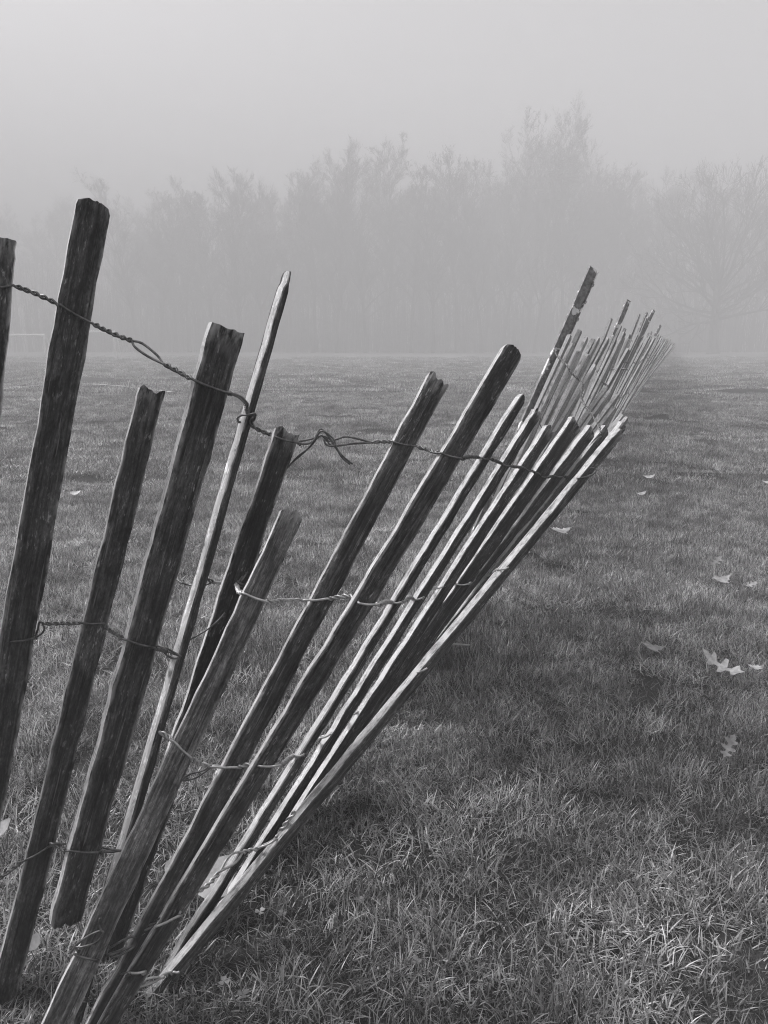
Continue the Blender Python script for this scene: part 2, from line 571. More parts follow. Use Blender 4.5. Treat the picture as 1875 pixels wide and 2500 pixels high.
for k in range(9):          # fainter, farther wood beyond the goals
    D = 92 + R.uniform(-5, 5)
    put_tree(px_x(-90 + 44 * k, D), D, px_h(430 + R.uniform(-12, 12), D), k, R.uniform(0, 6.28), 'very faint bare tree in the farthest line of trees beyond the goals', 'faintest trees beyond the goals')
def DEEP(px):
    for lim, t in ((440, 'the low crowns nearest the goals'), (600, 'the crowns between wide slat and thin slat'), (750, 'the crowns rising past the thin slat'),
                   (865, 'the middle peak of crowns'), (1000, 'the notch beside the highest crowns'), (1185, 'the two highest crowns')):
        if px < lim: return t
    return 'the crowns above the steel stakes'
for k in range(52):         # second and third rows
    D = 76 + R.uniform(-2.5, 2.5) if k % 2 else 83 + R.uniform(-3, 3)
    px = 285 + 20.5 * k + R.uniform(-10, 10)
    near_top = min(front, key=lambda f: abs(f[0] - px))[1]
    put_tree(px_x(px, D), D, px_h(near_top + R.uniform(20, 95), D), k, R.uniform(0, 6.28), 'slender bare tree deep in the wood behind ' + DEEP(px), 'deep trees behind ' + DEEP(px))
OD = 61.0
oak = empty('oak_tree', (px_x(1540, OD), OD, gz(px_x(1540, OD), OD)))
so = px_h(357, OD) / 20.0
oak.scale = (so, so, so)
oak.rotation_euler = (0, 0, 1.0)
tag(oak, 'open grown bare oak with thick trunk and wide spreading boughs, nearest of the trees', 'tree')
for nm, me in zip(('trunk', 'crown'), oak_mesh):
    link(bpy.data.objects.new(nm, me), oak)

# undergrowth of saplings at the foot of the wood: nobody could count it
ug = Geo()
for k in range(5200):
    x, y = R.uniform(-36, 38), R.uniform(71, 88)
    h = R.uniform(1.5, 9.0)
    p = Vector((x, y, gz(x, y)))
    q = p + Vector((R.uniform(-.4, .4), R.uniform(-.4, .4), h * .55))
    e = q + Vector((R.uniform(-.6, .6), R.uniform(-.6, .6), h * .45))
    ug.tube([p, q, e], [0.03, 0.022, 0.008], 3, cap=False)
    for j in range(3):
        a = p.lerp(q, R.uniform(.4, 1)) if j else q
        ug.tube([a, a + Vector((R.uniform(-1, 1), R.uniform(-1, 1), R.uniform(.4, 1.3))) * 0.9], [0.016, 0.007], 3, cap=False)
tag(ug.build('undergrowth', M_TWIG), kind='stuff')

# ------------------------------------------------------------------ haze
EV = 0.0275
HZ = Geo()
top = 0.0
for o in scene.objects:
    if o.name.startswith('crown') and o.parent:
        top = max(top, o.data['reach'] * o.parent.scale.z + 1.2)
HZ.box((0, 90, (top - 1.1) / 2), (190, 0, 0), (0, 150, 0), (0, 0, (top + 1.1) / 2))
m_h = bpy.data.materials.new('fog')
m_h.use_nodes = True
m_h.node_tree.nodes.clear()
ho = m_h.node_tree.nodes.new('ShaderNodeOutputMaterial')
hv = m_h.node_tree.nodes.new('ShaderNodeVolumePrincipled')
hv.inputs['Color'].default_value = (0.64, 0.64, 0.64, 1)
hv.inputs['Density'].default_value = EV
hv.inputs['Anisotropy'].default_value = -0.3
m_h.node_tree.links.new(hv.outputs[0], ho.inputs['Volume'])
haze = HZ.build('haze', m_h)
tag(haze, kind='stuff')

# ------------------------------------------------------------------ soccer goals
def goal(xl, xr, ytop, D, label):
    """white tube goal: two uprights, crossbar, back stays and a ground bar"""
    z = px_h(ytop / 1.1302, D)
    x0, x1 = px_x(xl / 1.1302, D), px_x(xr / 1.1302, D)
    g = empty('soccer_goal', ((x0 + x1) / 2, D, gz(x0, D)))
    tag(g, label, 'goal', 'soccer goals at the far end of the field')
    w, r, dep = (x1 - x0) / 2, 0.055, 0.8
    for s in (-1, 1):
        a = Geo(); a.tube([(s * w, 0, 0), (s * w, 0, z - r)], r, 8); a.build('upright', M_PAINT, g)
        b = Geo(); b.tube([(s * w, 0.05, z - 0.1), (s * w, dep * .5, z - .15), (s * w, dep, 0.05)], r * .6, 6); b.build('back_stay', M_PAINT, g)
        c = Geo(); c.tube([(s * w, .06, r * .6), (s * w, dep, r * .6)], r * .6, 6); c.build('ground_bar', M_PAINT, g)
    c = Geo(); c.tube([(-w - r, 0, z), (w + r, 0, z)], r, 8); c.build('crossbar', M_PAINT, g)
goal(-30, 112, 818, 42, 'white soccer goal in the fog nearer the picture edge, seen beside the tall slat')
goal(165, 283, 810, 40, 'white soccer goal in the fog partly hidden behind the tall slat')

# ------------------------------------------------------------------ fence slats
def slat_mesh(L, W0, W1, T, seed, end='round', nseg=26, rough=1.0, cols=9, foot='flat', bow=0.0, mats=None):
    """split-wood slat, bottom at z=0, top at z=L, face towards -y; slots: face, edge, end"""
    R = random.Random(seed)
    o1, o2, o3 = (Vector((R.uniform(0, 99), R.uniform(0, 99), R.uniform(0, 99))) for _ in range(3))
    zs = [L * i / nseg for i in range(nseg)]
    zs = [z for z in zs if z < L - 0.028] + [L - 0.022, L - 0.012, L - 0.005, L]
    groove = [R.uniform(-1, 1) * 0.0005 * rough for _ in range(cols + 1)]
    groove2 = [R.uniform(-1, 1) * 0.0005 * rough for _ in range(cols + 1)]
    sl_ = R.uniform(-.5, .5)
    jag = [mnoise.noise(o1 + Vector((c * .55, 3, 1))) * 1.1 + R.uniform(-.22, .22) + sl_ * (c / cols - .5) - .2 for c in range(cols + 1)]
    jag2 = [mnoise.noise(o1 + Vector((c * .55, 3, 1.4))) * 1.1 + R.uniform(-.22, .22) + sl_ * (c / cols - .5) - .45 for c in range(cols + 1)]
    jagb = [R.uniform(-0.2, 1) for _ in range(cols + 1)]
    amp = {'broken': 0.0075, 'round': 0.0015, 'flat': 0.002, 'split': 0.03, 'taper': 0.002}[end]
    v, f, s, wear = [], [], [], []
    ring = 2 * (cols + 1)
    for i, z in enumerate(zs):
        t = z / L
        W = W0 + (W1 - W0) * t
        e1 = mnoise.noise(o1 + Vector((0, 0, z * 28))) * 0.0013 * rough + mnoise.noise(o1 + Vector((5, 0, z * 110))) * 0.0007 * rough
        e2 = mnoise.noise(o2 + Vector((0, 0, z * 28))) * 0.0013 * rough + mnoise.noise(o2 + Vector((5, 0, z * 110))) * 0.0007 * rough
        xl, xr = -W / 2 + e1, W / 2 + e2
        dz = L - z
        th = T / 2
        if end in ('round', 'taper'):
            rr = 0.012 if end == 'round' else 0.05
            if dz < rr:
                q = rr - math.sqrt(max(rr * rr - (rr - dz) ** 2, 0))
                k = min(q, W * (0.30 if end == 'round' else 0.38))
                xl += k; xr -= k
            if dz < 0.008: th *= 0.62 + 0.38 * dz / 0.008
        sway = mnoise.noise(o3 + Vector((0, 0, z * 3.0))) * 0.0022 + bow * math.sin(math.pi * t)
        for side in (0, 1):
            for c in range(cols + 1):
                u = c / cols
                x = xl + (xr - xl) * u + sway
                edge_soft = 0.0016 if c in (0, cols) else 0.0
                if side == 0:
                    y = -th + edge_soft + groove[c] + mnoise.noise(o1 + Vector((u * 4, 9, z * 30))) * 0.0006 * rough
                else:
                    y = th - edge_soft + groove2[c] + mnoise.noise(o2 + Vector((u * 4, 19, z * 30))) * 0.0006 * rough
                zz = z
                if i == len(zs) - 1: zz += amp * (jag[c] if side == 0 else jag2[c])
                if i == len(zs) - 2 and end in ('broken', 'split'): zz += amp * 0.6 * min(0, jag[c] if side == 0 else jag2[c])
                if i == 0 and foot == 'broken': zz += 0.006 * jagb[c]
                v.append((x, y, zz))
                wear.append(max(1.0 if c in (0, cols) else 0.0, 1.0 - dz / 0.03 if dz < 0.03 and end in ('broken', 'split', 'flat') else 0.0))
    n = cols + 1
    for i in range(len(zs) - 1):
        a, b = i * ring, (i + 1) * ring
        for c in range(cols):
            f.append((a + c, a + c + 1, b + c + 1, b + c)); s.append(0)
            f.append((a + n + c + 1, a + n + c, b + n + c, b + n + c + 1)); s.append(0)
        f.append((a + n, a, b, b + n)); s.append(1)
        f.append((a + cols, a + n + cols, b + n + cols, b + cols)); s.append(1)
    b = (len(zs) - 1) * ring
    for c in range(cols):
        f.append((b + c, b + c + 1, b + n + c + 1, b + n + c)); s.append(2)
        f.append((c + 1, c, n + c, n + c + 1)); s.append(2)
    me = bpy.data.meshes.new('slat')
    me.from_pydata(v, [], f)
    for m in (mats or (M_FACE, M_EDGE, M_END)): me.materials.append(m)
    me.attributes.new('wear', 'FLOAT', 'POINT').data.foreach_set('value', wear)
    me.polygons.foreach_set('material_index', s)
    me.polygons.foreach_set('use_smooth', [True] * len(f))
    me.update()
    try:
        me.set_sharp_from_angle(angle=math.radians(38))
    except Exception:
        pass
    return me

def slat_frame(bot, top, theta):
    a = (top - bot).normalized()
    v = CAM - (bot + top) * 0.5
    n0 = (v - a * v.dot(a)).normalized()
    x0 = (-n0).cross(a).normalized()
    n = n0 * math.cos(theta) + x0 * math.sin(theta)
    x = (-n).cross(a).normalized()
    M = Matrix((x, -n, a)).transposed().to_4x4()
    M.translation = bot
    return M, a, n0

SL = {}
seed_counter = [100]
def near_slat(fence, key, top, bot, zt, zb, wt, wb, T, theta, tone, end='round', label=None, L=None, foot='flat', bow=0.0, rough=1.8, far=True, W=None, et=1.05):
    """top, bot: centre of the visible end in photograph pixels; wt, wb: width of the broad face in pixels"""
    B = on_ground(*bot) if zb == 'g' else at_depth(*bot, zb)
    Tp = at_length(*top, B, L, far) if L else at_depth(*top, zt)
    th = math.radians(theta)
    zt_, zb_ = project(Tp)[2], project(B)[2]
    if W: W0 = W1 = W
    else: W1, W0 = wt * zt_ / FPX / math.cos(th), wb * zb_ / FPX / math.cos(th)
    if zb == 'g':                                        # foot sunk a little into the turf
        a = (Tp - B).normalized()
        B = B - a * 0.03
    M, a, n0 = slat_frame(B, Tp, th)
    seed_counter[0] += 1
    me = slat_mesh((Tp - B).length, W0, W1, T, seed_counter[0], end, foot=foot, bow=bow, rough=rough, nseg=34)
    o = link(bpy.data.objects.new('slat', me), fence)
    o.matrix_parent_inverse = Matrix()
    o.matrix_basis = fence.matrix_basis.inverted() @ M
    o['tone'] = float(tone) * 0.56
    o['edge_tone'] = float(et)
    o['grain_seed'] = float(seed_counter[0] * 1.37 % 50)
    if label: o['label'] = label
    Wm = (W0 + W1) / 2
    SL[key] = dict(B=B, T=Tp, a=a, n0=n0, h=(Wm * abs(math.sin(th)) + T * abs(math.cos(th))) / 2)
    return o

f1 = empty('slat_fence', on_ground(60, 2380))
tag(f1, 'nearest stretch of dark slat fence, still fairly upright, with the tallest slats', 'fence', 'stretches of the sagging slat fence')
f2 = empty('slat_fence', on_ground(260, 2540))
tag(f2, 'fallen stretch of slat fence, dark slats leaning steeply and fanned out', 'fence', 'stretches of the sagging slat fence')

near_slat(f1, 'A', (-8, 577), (-160, 2330), 0.93, 'g', 82, 76, .013, -8, 0.62, 'flat', 'very dark slat cut off by the picture edge')
near_slat(f1, 'B', (230, 490), (-100, 2350), 0.95, 'g', 80, 74, .013, 8, 0.75, 'round', 'tallest slat, dark, with a rounded top')
near_slat(f1, 'C', (371, 950), (12, 2420), 0.99, 'g', 58, 56, .015, 10, 0.72, 'broken', 'short dark slat with a pale splintered top')
near_slat(f1, 'D', (554, 800), (157, 2252), 0.93, 0.985, 82, 66, .015, 22, 0.66, 'flat', 'widest slat, flat topped, its cut foot hanging above the grass', foot='broken')
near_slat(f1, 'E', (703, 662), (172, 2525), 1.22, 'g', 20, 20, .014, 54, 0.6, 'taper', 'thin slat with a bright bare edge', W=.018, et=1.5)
near_slat(f2, 'F', (702, 1050), (268, 2330), 1.15, 'g', 56, 50, .016, 14, 0.36, 'broken', 'blackest slat with a jagged top')
near_slat(f2, 'G', (716, 1248), (98, 2588), 1.06, 'g', 54, 66, .014, 12, 1.35, 'broken', 'short pale slat with a ragged top')
near_slat(f2, 'H', (1070, 926), (212, 2545), 1.18, 'g', 52, 48, .014, 16, 0.62, 'broken', 'dark slat with a split pale scar at its top')
near_slat(f2, 'I', (1258, 850), (236, 2540), 1.15, 'g', 50, 42, .014, 20, 0.58, 'round', 'long dark slat with a rounded chisel top')
near_slat(f2, 'J', (1276, 966), (425, 2345), 1.3, 'g', 20, 18, .014, 40, 0.55, 'round', None, L=1.06)
near_slat(f2, 'K', (1312, 1005), (520, 2255), 1.4, 'g', 20, 20, .014, 42, 0.6, 'broken', None, L=1.10)
near_slat(f2, 'L', (1342, 1046), (647, 2103), 1.5, 'g', 24, 20, .015, 44, 0.6, 'broken', 'slat with a pale flaking upper edge', L=1.10)
near_slat(f2, 'M', (1404, 1034), (725, 2000), 1.6, 'g', 32, 22, .015, 40, 0.5, 'flat', None, L=1.12)
near_slat(f2, 'N', (1443, 1050), (790, 1912), 1.6, 'g', 24, 20, .015, 46, 0.62, 'broken', None, L=1.10)
near_slat(f2, 'O', (1478, 1050), (850, 1842), 1.6, 'g', 24, 20, .015, 46, 0.62, 'broken', None, L=1.08)
near_slat(f2, 'R', (1512, 1054), (407, 2393), 1.5, 'g', 16, 20, .014, 52, 1.0, 'broken', 'lowest leaning slat, pale and bowed, its foot in the grass', L=1.22, W=.022, et=.8)
near_slat(f2, 'R2', (1519, 1040), (600, 2160), 1.5, 'g', 16, 18, .014, 50, 0.8, 'broken', None, L=1.25, W=.024)
near_slat(f2, 'R3', (1506, 1062), (508, 2268), 1.5, 'g', 16, 18, .013, 48, 0.9, 'round', None, L=1.16, W=.022, et=.7)
near_slat(f2, 'R4', (1466, 1066), (735, 1985), 1.5, 'g', 16, 18, .012, 52, 0.8, 'broken', None, L=1.22, W=.022, et=.85)
near_slat(f2, 'R6', (1492, 1058), (812, 1888), 1.5, 'g', 16, 18, .012, 50, 0.7, 'round', None, L=1.16, W=.022, et=.7)
near_slat(f2, 'R7', (1378, 1058), (668, 2075), 1.5, 'g', 16, 18, .012, 52, 0.7, 'broken', None, L=1.22, W=.022, et=.8)
near_slat(f2, 'R5', (1424, 1062), (690, 2044), 1.5, 'g', 16, 18, .012, 55, 0.8, 'broken', None, L=1.25, W=.020, et=.9)

# ------------------------------------------------------------------ wires
def slat_pt(key, x, y, front):
    s = SL[key]
    r = ray(x, y)
    off = (s['h'] + 0.0018) * (1 if front else -1)
    p0 = s['B'] + s['n0'] * off
    t = (p0 - CAM).dot(s['n0']) / r.dot(s['n0'])
    return CAM + r * t

def wire(fence, items, r=0.00135, pitch=0.021, label=None, mat=None, zoff=0.0):
    """two strands: apart round each slat (one in front, one behind), twisted together between slats.
    items: ('F', slat, p, q) | ('H', slat, p, q) both behind | ('P', p) way point | ('O', [..], [..]) open loop"""
    seq = []
    for it in items:
        if it[0] in 'FH':
            seq.append([it, (project(slat_pt(it[1], *it[2], True))[2] + project(slat_pt(it[1], *it[2], False))[2]) / 2,
                        (project(slat_pt(it[1], *it[3], True))[2] + project(slat_pt(it[1], *it[3], False))[2]) / 2])
        else:
            seq.append([it, None, None])
    # depths of free points
    cx = lambda it, e: (it[2] if e == 0 else it[3]) if it[0] in 'FH' else (it[1] if it[0] == 'P' else (it[1][0] if e == 0 else it[1][-1]))
    known = [i for i, s in enumerate(seq) if s[1] is not None]
    def free_z(i, p):
        lo = [k for k in known if k < i]; hi = [k for k in known if k > i]
        if lo and hi:
            a, b = seq[lo[-1]], seq[hi[0]]
            pa, pb = cx(a[0], 1), cx(b[0], 0)
            da = math.dist(p, pa); db = math.dist(p, pb)
            return (a[2] * db + b[1] * da) / max(da + db, 1e-6) + zoff
        if lo: return seq[lo[-1]][2] + zoff
        return seq[hi[0]][1] + zoff
    A, B, cen = [], [], []
    phase = [rng.uniform(0, 6.28)]
    def flush():
        nonlocal cen
        if len(cen) >= 2:
            pts = smooth_path(cen, 6) if len(cen) > 2 else [cen[0].lerp(cen[1], k / 8) for k in range(9)]
            Ls = [0.0]
            for i in range(1, len(pts)): Ls.append(Ls[-1] + (pts[i] - pts[i - 1]).length)
            tot = Ls[-1]
            if tot > 0.006:
                n = max(4, int(tot / pitch * 9))
                j = 0
                turns = max(0.5, round(tot / pitch * 2) / 2)
                for k in range(1, n):
                    d = tot * k / n
                    while j < len(Ls) - 2 and Ls[j + 1] < d: j += 1
                    q = pts[j].lerp(pts[j + 1], (d - Ls[j]) / max(Ls[j + 1] - Ls[j], 1e-9))
                    t = (pts[j + 1] - pts[j]).normalized()
                    u = t.cross(Vector((0, 0, 1))).normalized(); w = t.cross(u)
                    ang = phase[0] + 2 * math.pi * turns * k / n
                    e = (u * math.cos(ang) + w * math.sin(ang)) * r * 1.12
                    q = q + Vector((rng.uniform(-1, 1), rng.uniform(-1, 1), rng.uniform(-1, 1))) * 0.00045
                    A.append(q + e); B.append(q - e)
                phase[0] += 2 * math.pi * turns
        cen = []
    for i, (it, za, zb) in enumerate(seq):
        if it[0] in 'FH':
            key = it[1]
            fr = it[0] == 'F'
            c0 = slat_pt(key, *it[2], True).lerp(slat_pt(key, *it[2], False), 0.2)
            c1_ = slat_pt(key, *it[3], True).lerp(slat_pt(key, *it[3], False), 0.2)
            cen.append(c0); flush()
            mid = ((it[2][0] + it[3][0]) / 2, (it[2][1] + it[3][1]) / 2 + 2)
            ins = lambda p, q, f: (p[0] + (q[0] - p[0]) * f, p[1] + (q[1] - p[1]) * f)
            for p in (ins(it[2], it[3], .08), mid, ins(it[2], it[3], .92)):
                A.append(slat_pt(key, p[0], p[1], fr)); B.append(slat_pt(key, p[0], p[1] - 3, False))
            cen = [c1_]
        elif it[0] == 'P':
            cen.append(at_depth(it[1][0], it[1][1], free_z(i, it[1])))
        else:
            z0, z1 = free_z(i, it[1][0]), free_z(i, it[1][-1])
            cen.append(at_depth(*it[1][0], z0)); flush()
            for pl, dst in ((it[1], A), (it[2], B)):
                for k, p in enumerate(pl):
                    dst.append(at_depth(p[0], p[1], z0 + (z1 - z0) * k / max(len(pl) - 1, 1)))
            cen = [at_depth(*it[1][-1], z1)]
    flush()
    g = Geo()
    for S in (A, B):
        if len(S) > 1: g.tube(smooth_path(S, 3), r, 6)
    fi = fence.matrix_basis.inverted()
    g.v = [tuple(fi @ Vector(v)) for v in g.v]
    o = g.build('twisted_wire', mat or M_WIRE, fence, True)
    if label: o['label'] = label
    return o

def loose_wire(fence, paths, name='tie_wire', r=0.0013, label=None):
    """paths: lists of (x, y, depth)"""
    fi = fence.matrix_basis.inverted()
    for k, p in enumerate(paths):
        g = Geo()
        g.tube(smooth_path([at_depth(*q) for q in p], 6), r, 6)
        g.v = [tuple(fi @ Vector(v)) for v in g.v]
        o = g.build(name, M_WIRE, fence, True)
        if label and k == 0: o['label'] = label

c1 = lambda x, y: (x / 2.212, 450 + y / 2.212)
c2 = lambda x, y: (x / 2.212, 1200 + y / 2.212)
c3 = lambda x, y: (x / 2.212, 1900 + y / 2.212)
c4 = lambda x, y: (550 + x / 2.074, 800 + y / 2.074)
c5 = lambda x, y: (1200 + x / 3.318, 600 + y / 3.318)
c6 = lambda x, y: (250 + x / 1.843, 1400 + y / 1.843)
cz = lambda c, x, y, z: (*c(x, y), z)

# the upright stretch
wire(f1, [('P', (-60, 705)), ('F', 'A', c1(-95, 565), c1(70, 545)), ('P', c1(180, 585)), ('F', 'B', c1(330, 655), c1(500, 752)), ('P', c1(610, 805)),
          ('O', [c1(712, 845), c1(730, 880), c1(800, 930), c1(880, 968)], [c1(712, 845), c1(770, 860), c1(850, 925), c1(880, 968)]),
          ('P', c1(960, 1010)), ('F', 'D', c1(1030, 1050), c1(1240, 1130)),
          ('O', [c1(1250, 1132), c1(1300, 1158), c1(1330, 1192)], [c1(1250, 1128), c1(1305, 1148), c1(1338, 1185)]),
          ('P', c1(1332, 1210)), ('F', 'E', c1(1335, 1235), c1(1372, 1245)), ('P', c1(1360, 1300)), ('P', c1(1420, 1335)), ('P', c1(1470, 1352))], zoff=-0.01, r=0.0016)
zE = project(slat_pt('E', *c1(1345, 1240), True))[2]
loose_wire(f1, [[cz(c1, 1335, 1195, zE), cz(c1, 1325, 1215, zE), cz(c1, 1345, 1240, zE - .003), cz(c1, 1310, 1245, zE - .002), cz(c1, 1283, 1262, zE), cz(c1, 1290, 1285, zE), cz(c1, 1300, 1280, zE)],
                [cz(c1, 1300, 1245, zE - .003), cz(c1, 1345, 1245, zE - .005), cz(c1, 1378, 1238, zE - .003), cz(c1, 1376, 1265, zE + .006), cz(c1, 1350, 1300, zE + .02)]], 'wire_knot', 0.0017)
wire(f1, [('P', c2(-40, 840)), ('P', c2(0, 822)), ('P', c2(48, 800)), ('F', 'B', c2(60, 812), c2(190, 790)), ('O', [c2(192, 790), c2(228, 765), c2(240, 738), c2(228, 712)], [c2(192, 780), c2(205, 745), c2(212, 708), c2(228, 708)]),
          ('P', c2(330, 712)), ('F', 'C', c2(435, 710), c2(570, 712)), ('P', c2(580, 738)), ('P', c2(640, 775)), ('F', 'D', c2(660, 795), c2(845, 848)),
          ('P', c2(900, 862)), ('F', 'E', c2(905, 862), c2(978, 888))])
zE2 = project(slat_pt('E', *c2(930, 870), True))[2]
loose_wire(f1, [[cz(c2, 838, 828, zE2), cz(c2, 905, 850, zE2 - .004), cz(c2, 980, 892, zE2 - .003)],
                [cz(c2, 888, 868, zE2 - .004), cz(c2, 905, 888, zE2 - .005), cz(c2, 940, 902, zE2 - .005), cz(c2, 968, 898, zE2 - .002)]], 'wire_knot', 0.0015)
wire(f1, [('P', c3(-60, 570)), ('P', c3(0, 540)), ('P', c3(60, 495)), ('F', 'C', c3(112, 455), c3(262, 372)), ('P', c3(275, 360)), ('P', c3(310, 362)),
          ('F', 'D', c3(352, 390), c3(545, 400)), ('F', 'E', c3(550, 398), c3(648, 392))])
zE3 = project(slat_pt('E', *c3(590, 385), True))[2]
loose_wire(f1, [[cz(c3, 270, 350, zE3 - .03), cz(c3, 300, 357, zE3 - .03), cz(c3, 355, 354, zE3 + .02)], [cz(c3, 545, 366, zE3 + .01), cz(c3, 570, 378, zE3 - .004), cz(c3, 655, 392, zE3 - .003)]], 'wire_knot', 0.0015)

# the leaning stretch
wire(f2, [('F', 'F', c1(1470, 1358), c1(1620, 1400)), ('O', [c4(375, 590), c4(430, 585), c4(480, 548)], [c4(375, 578), c4(440, 562), c4(490, 545)]),
          ('P', c4(500, 548)), ('O', [c4(515, 560), c4(540, 598), c4(640, 588), c4(738, 582)], [c4(515, 575), c4(565, 565), c4(620, 552), c4(738, 580)]),
          ('P', c4(790, 576)), ('F', 'H', c4(842, 576), c4(968, 602)), ('P', c4(1040, 622)), ('F', 'I', c4(1080, 632), c4(1200, 664)), ('P', c4(1230, 652)),
          ('F', 'J', c4(1282, 656), c4(1350, 668)), ('P', c4(1375, 675)), ('F', 'K', c4(1398, 688), c4(1448, 702)), ('P', c4(1500, 708)), ('F', 'L', c4(1520, 716), c4(1562, 730)),
          ('P', c4(1590, 745)), ('F', 'M', c5(385, 1862), c5(455, 1876)), ('P', c5(480, 1868)), ('F', 'N', c5(510, 1866), c5(590, 1868)), ('F', 'O', c5(630, 1880), c5(680, 1888)),
          ('F', 'R', c5(690, 1888), c5(785, 1868)), ('P', c5(805, 1860))], r=0.0016)
zF = project(slat_pt('F', *c4(340, 590), True))[2]
loose_wire(f2, [[cz(c4, 320, 705, zF + .03), cz(c4, 370, 650, zF), cz(c4, 430, 600, zF - .01), cz(c4, 470, 530, zF - .01), cz(c4, 488, 514, zF - .01), cz(c4, 530, 560, zF - .01), cz(c4, 560, 610, zF - .01), cz(c4, 600, 655, zF - .01), cz(c4, 645, 690, zF - .01)],
                [cz(c4, 330, 690, zF + .03), cz(c4, 400, 630, zF), cz(c4, 450, 580, zF - .006), cz(c4, 486, 524, zF - .014), cz(c4, 545, 560, zF - .015), cz(c4, 560, 600, zF - .014), cz(c4, 590, 655, zF - .012), cz(c4, 632, 692, zF - .01)],
                [cz(c4, 500, 565, zF - .016), cz(c4, 512, 592, zF - .016), cz(c4, 545, 600, zF - .018), cz(c4, 552, 580, zF - .012), cz(c4, 500, 545, zF - .004)]], 'wire_knot', 0.0015, 'large tangled knot joining the two stretches of wire')
zO = project(slat_pt('R', *c5(740, 1878), True))[2] - 0.004
loose_wire(f2, [[cz(c5, 700, 1885, zO), cz(c5, 760, 1872, zO), cz(c5, 820, 1850, zO), cz(c5, 848, 1822, zO), cz(c5, 835, 1803, zO), cz(c5, 803, 1800, zO)],
                [cz(c5, 730, 1885, zO), cz(c5, 800, 1868, zO), cz(c5, 842, 1838, zO)]], 'wire_end', 0.0013)
wire(f2, [('H', 'F', c2(1130, 490), c2(1275, 500)), ('P', c2(1290, 540)), ('F', 'G', c2(1310, 548), c2(1450, 598)), ('P', c4(300, 1382)), ('F', 'H', c4(395, 1380), c4(525, 1372)), ('P', c4(600, 1360)),
          ('P', c4(640, 1362)), ('F', 'I', c4(670, 1395), c4(780, 1402)), ('P', c4(815, 1388)), ('F', 'J', c4(845, 1392), c4(895, 1390)), ('P', c4(930, 1365)), ('F', 'K', c4(955, 1376), c4(1000, 1368)),
          ('P', c4(1025, 1335)), ('F', 'L', c4(1040, 1322), c4(1105, 1312)), ('P', c4(1150, 1288)), ('F', 'M', c4(1170, 1300), c4(1235, 1298)), ('P', c4(1270, 1268)), ('F', 'N', c4(1295, 1268), c4(1355, 1244)),
          ('P', c4(1375, 1228)), ('F', 'R', c4(1385, 1226), c4(1440, 1212))], r=0.0017, mat=M_WIRE_PALE)
zG = project(slat_pt('F', *c2(1260, 500), True))[2]
loose_wire(f2, [[cz(c2, 950, 472, zG + .06), cz(c2, 985, 495, zG + .05), cz(c2, 1030, 505, zG + .05), cz(c2, 1095, 508, zG + .03), cz(c2, 1150, 485, zG + .02), cz(c2, 1120, 472, zG + .02), cz(c2, 1135, 490, zG + .02)],
                [cz(c2, 1285, 490, zG), cz(c2, 1340, 420, zG + .02), cz(c2, 1400, 340, zG + .04), cz(c2, 1430, 300, zG + .05), cz(c2, 1452, 288, zG + .06)],
                [cz(c2, 1300, 490, zG), cz(c2, 1360, 400, zG + .02), cz(c2, 1410, 345, zG + .04), cz(c2, 1425, 318, zG + .05), cz(c2, 1440, 300, zG + .05)],
                [cz(c2, 1278, 482, zG - .004), cz(c2, 1300, 498, zG - .004), cz(c2, 1335, 508, zG - .002), cz(c2, 1300, 512, zG), cz(c2, 1278, 500, zG)]], 'wire_knot', 0.0014)
zF2 = project(slat_pt('F', *c2(1120, 740), True))[2]
loose_wire(f2, [[cz(c2, 1055, 728, zF2 + .004), cz(c2, 1030, 765, zF2 - .002), cz(c2, 1022, 800, zF2 - .002), cz(c2, 1120, 745, zF2 - .003), cz(c2, 1180, 695, zF2 - .003), cz(c2, 1215, 655, zF2)]], 'tie_wire', 0.0014)
wire(f2, [('P', c2(850, 1296)), ('P', c2(905, 1322)), ('F', 'G', c2(935, 1345), c2(1035, 1440)), ('P', c2(1080, 1470)), ('F', 'H', c2(1140, 1485), c2(1285, 1490)), ('P', c2(1340, 1475)), ('P', c2(1395, 1458)),
          ('F', 'I', c2(1400, 1485), c2(1520, 1478)), ('P', c2(1560, 1444)), ('F', 'J', c6(860, 822), c6(905, 818)), ('P', c6(945, 762)), ('F', 'K', c6(972, 744), c6(1030, 722)), ('P', c6(1070, 655)),
          ('F', 'L', c6(1090, 642), c6(1145, 628)), ('P', c6(1185, 588)), ('F', 'M', c6(1215, 576), c6(1270, 555)), ('P', c6(1310, 500)), ('F', 'N', c6(1330, 490), c6(1378, 476)), ('F', 'R', c6(1415, 446), c6(1465, 424))], r=0.0017, mat=M_WIRE_PALE)
zH = project(slat_pt('H', *c2(1150, 1480), True))[2]
loose_wire(f2, [[cz(c2, 1145, 1478, zH), cz(c2, 1095, 1508, zH + .01), cz(c2, 1030, 1525, zH + .02), cz(c2, 978, 1558, zH + .02)],
                [cz(c2, 1140, 1492, zH), cz(c2, 1060, 1545, zH + .01), cz(c2, 1000, 1560, zH + .02), cz(c2, 978, 1558, zH + .02)]], 'wire_end', 0.0013)
wire(f2, [('F', 'I', c3(820, 810), c3(970, 742)), ('P', c3(1040, 632)), ('P', c3(1120, 580)), ('P', c3(1180, 512)),
          ('O', [c3(1190, 500), c3(1230, 430), c3(1270, 402), c3(1310, 400)], [c3(1195, 500), c3(1260, 465), c3(1290, 435), c3(1310, 402)]),
          ('P', c3(1370, 385)), ('F', 'R', c3(1410, 372), c3(1490, 330)), ('P', c6(800, 1160)), ('P', c6(835, 1110)), ('P', c6(870, 1065))], r=0.0017, mat=M_WIRE_PALE)
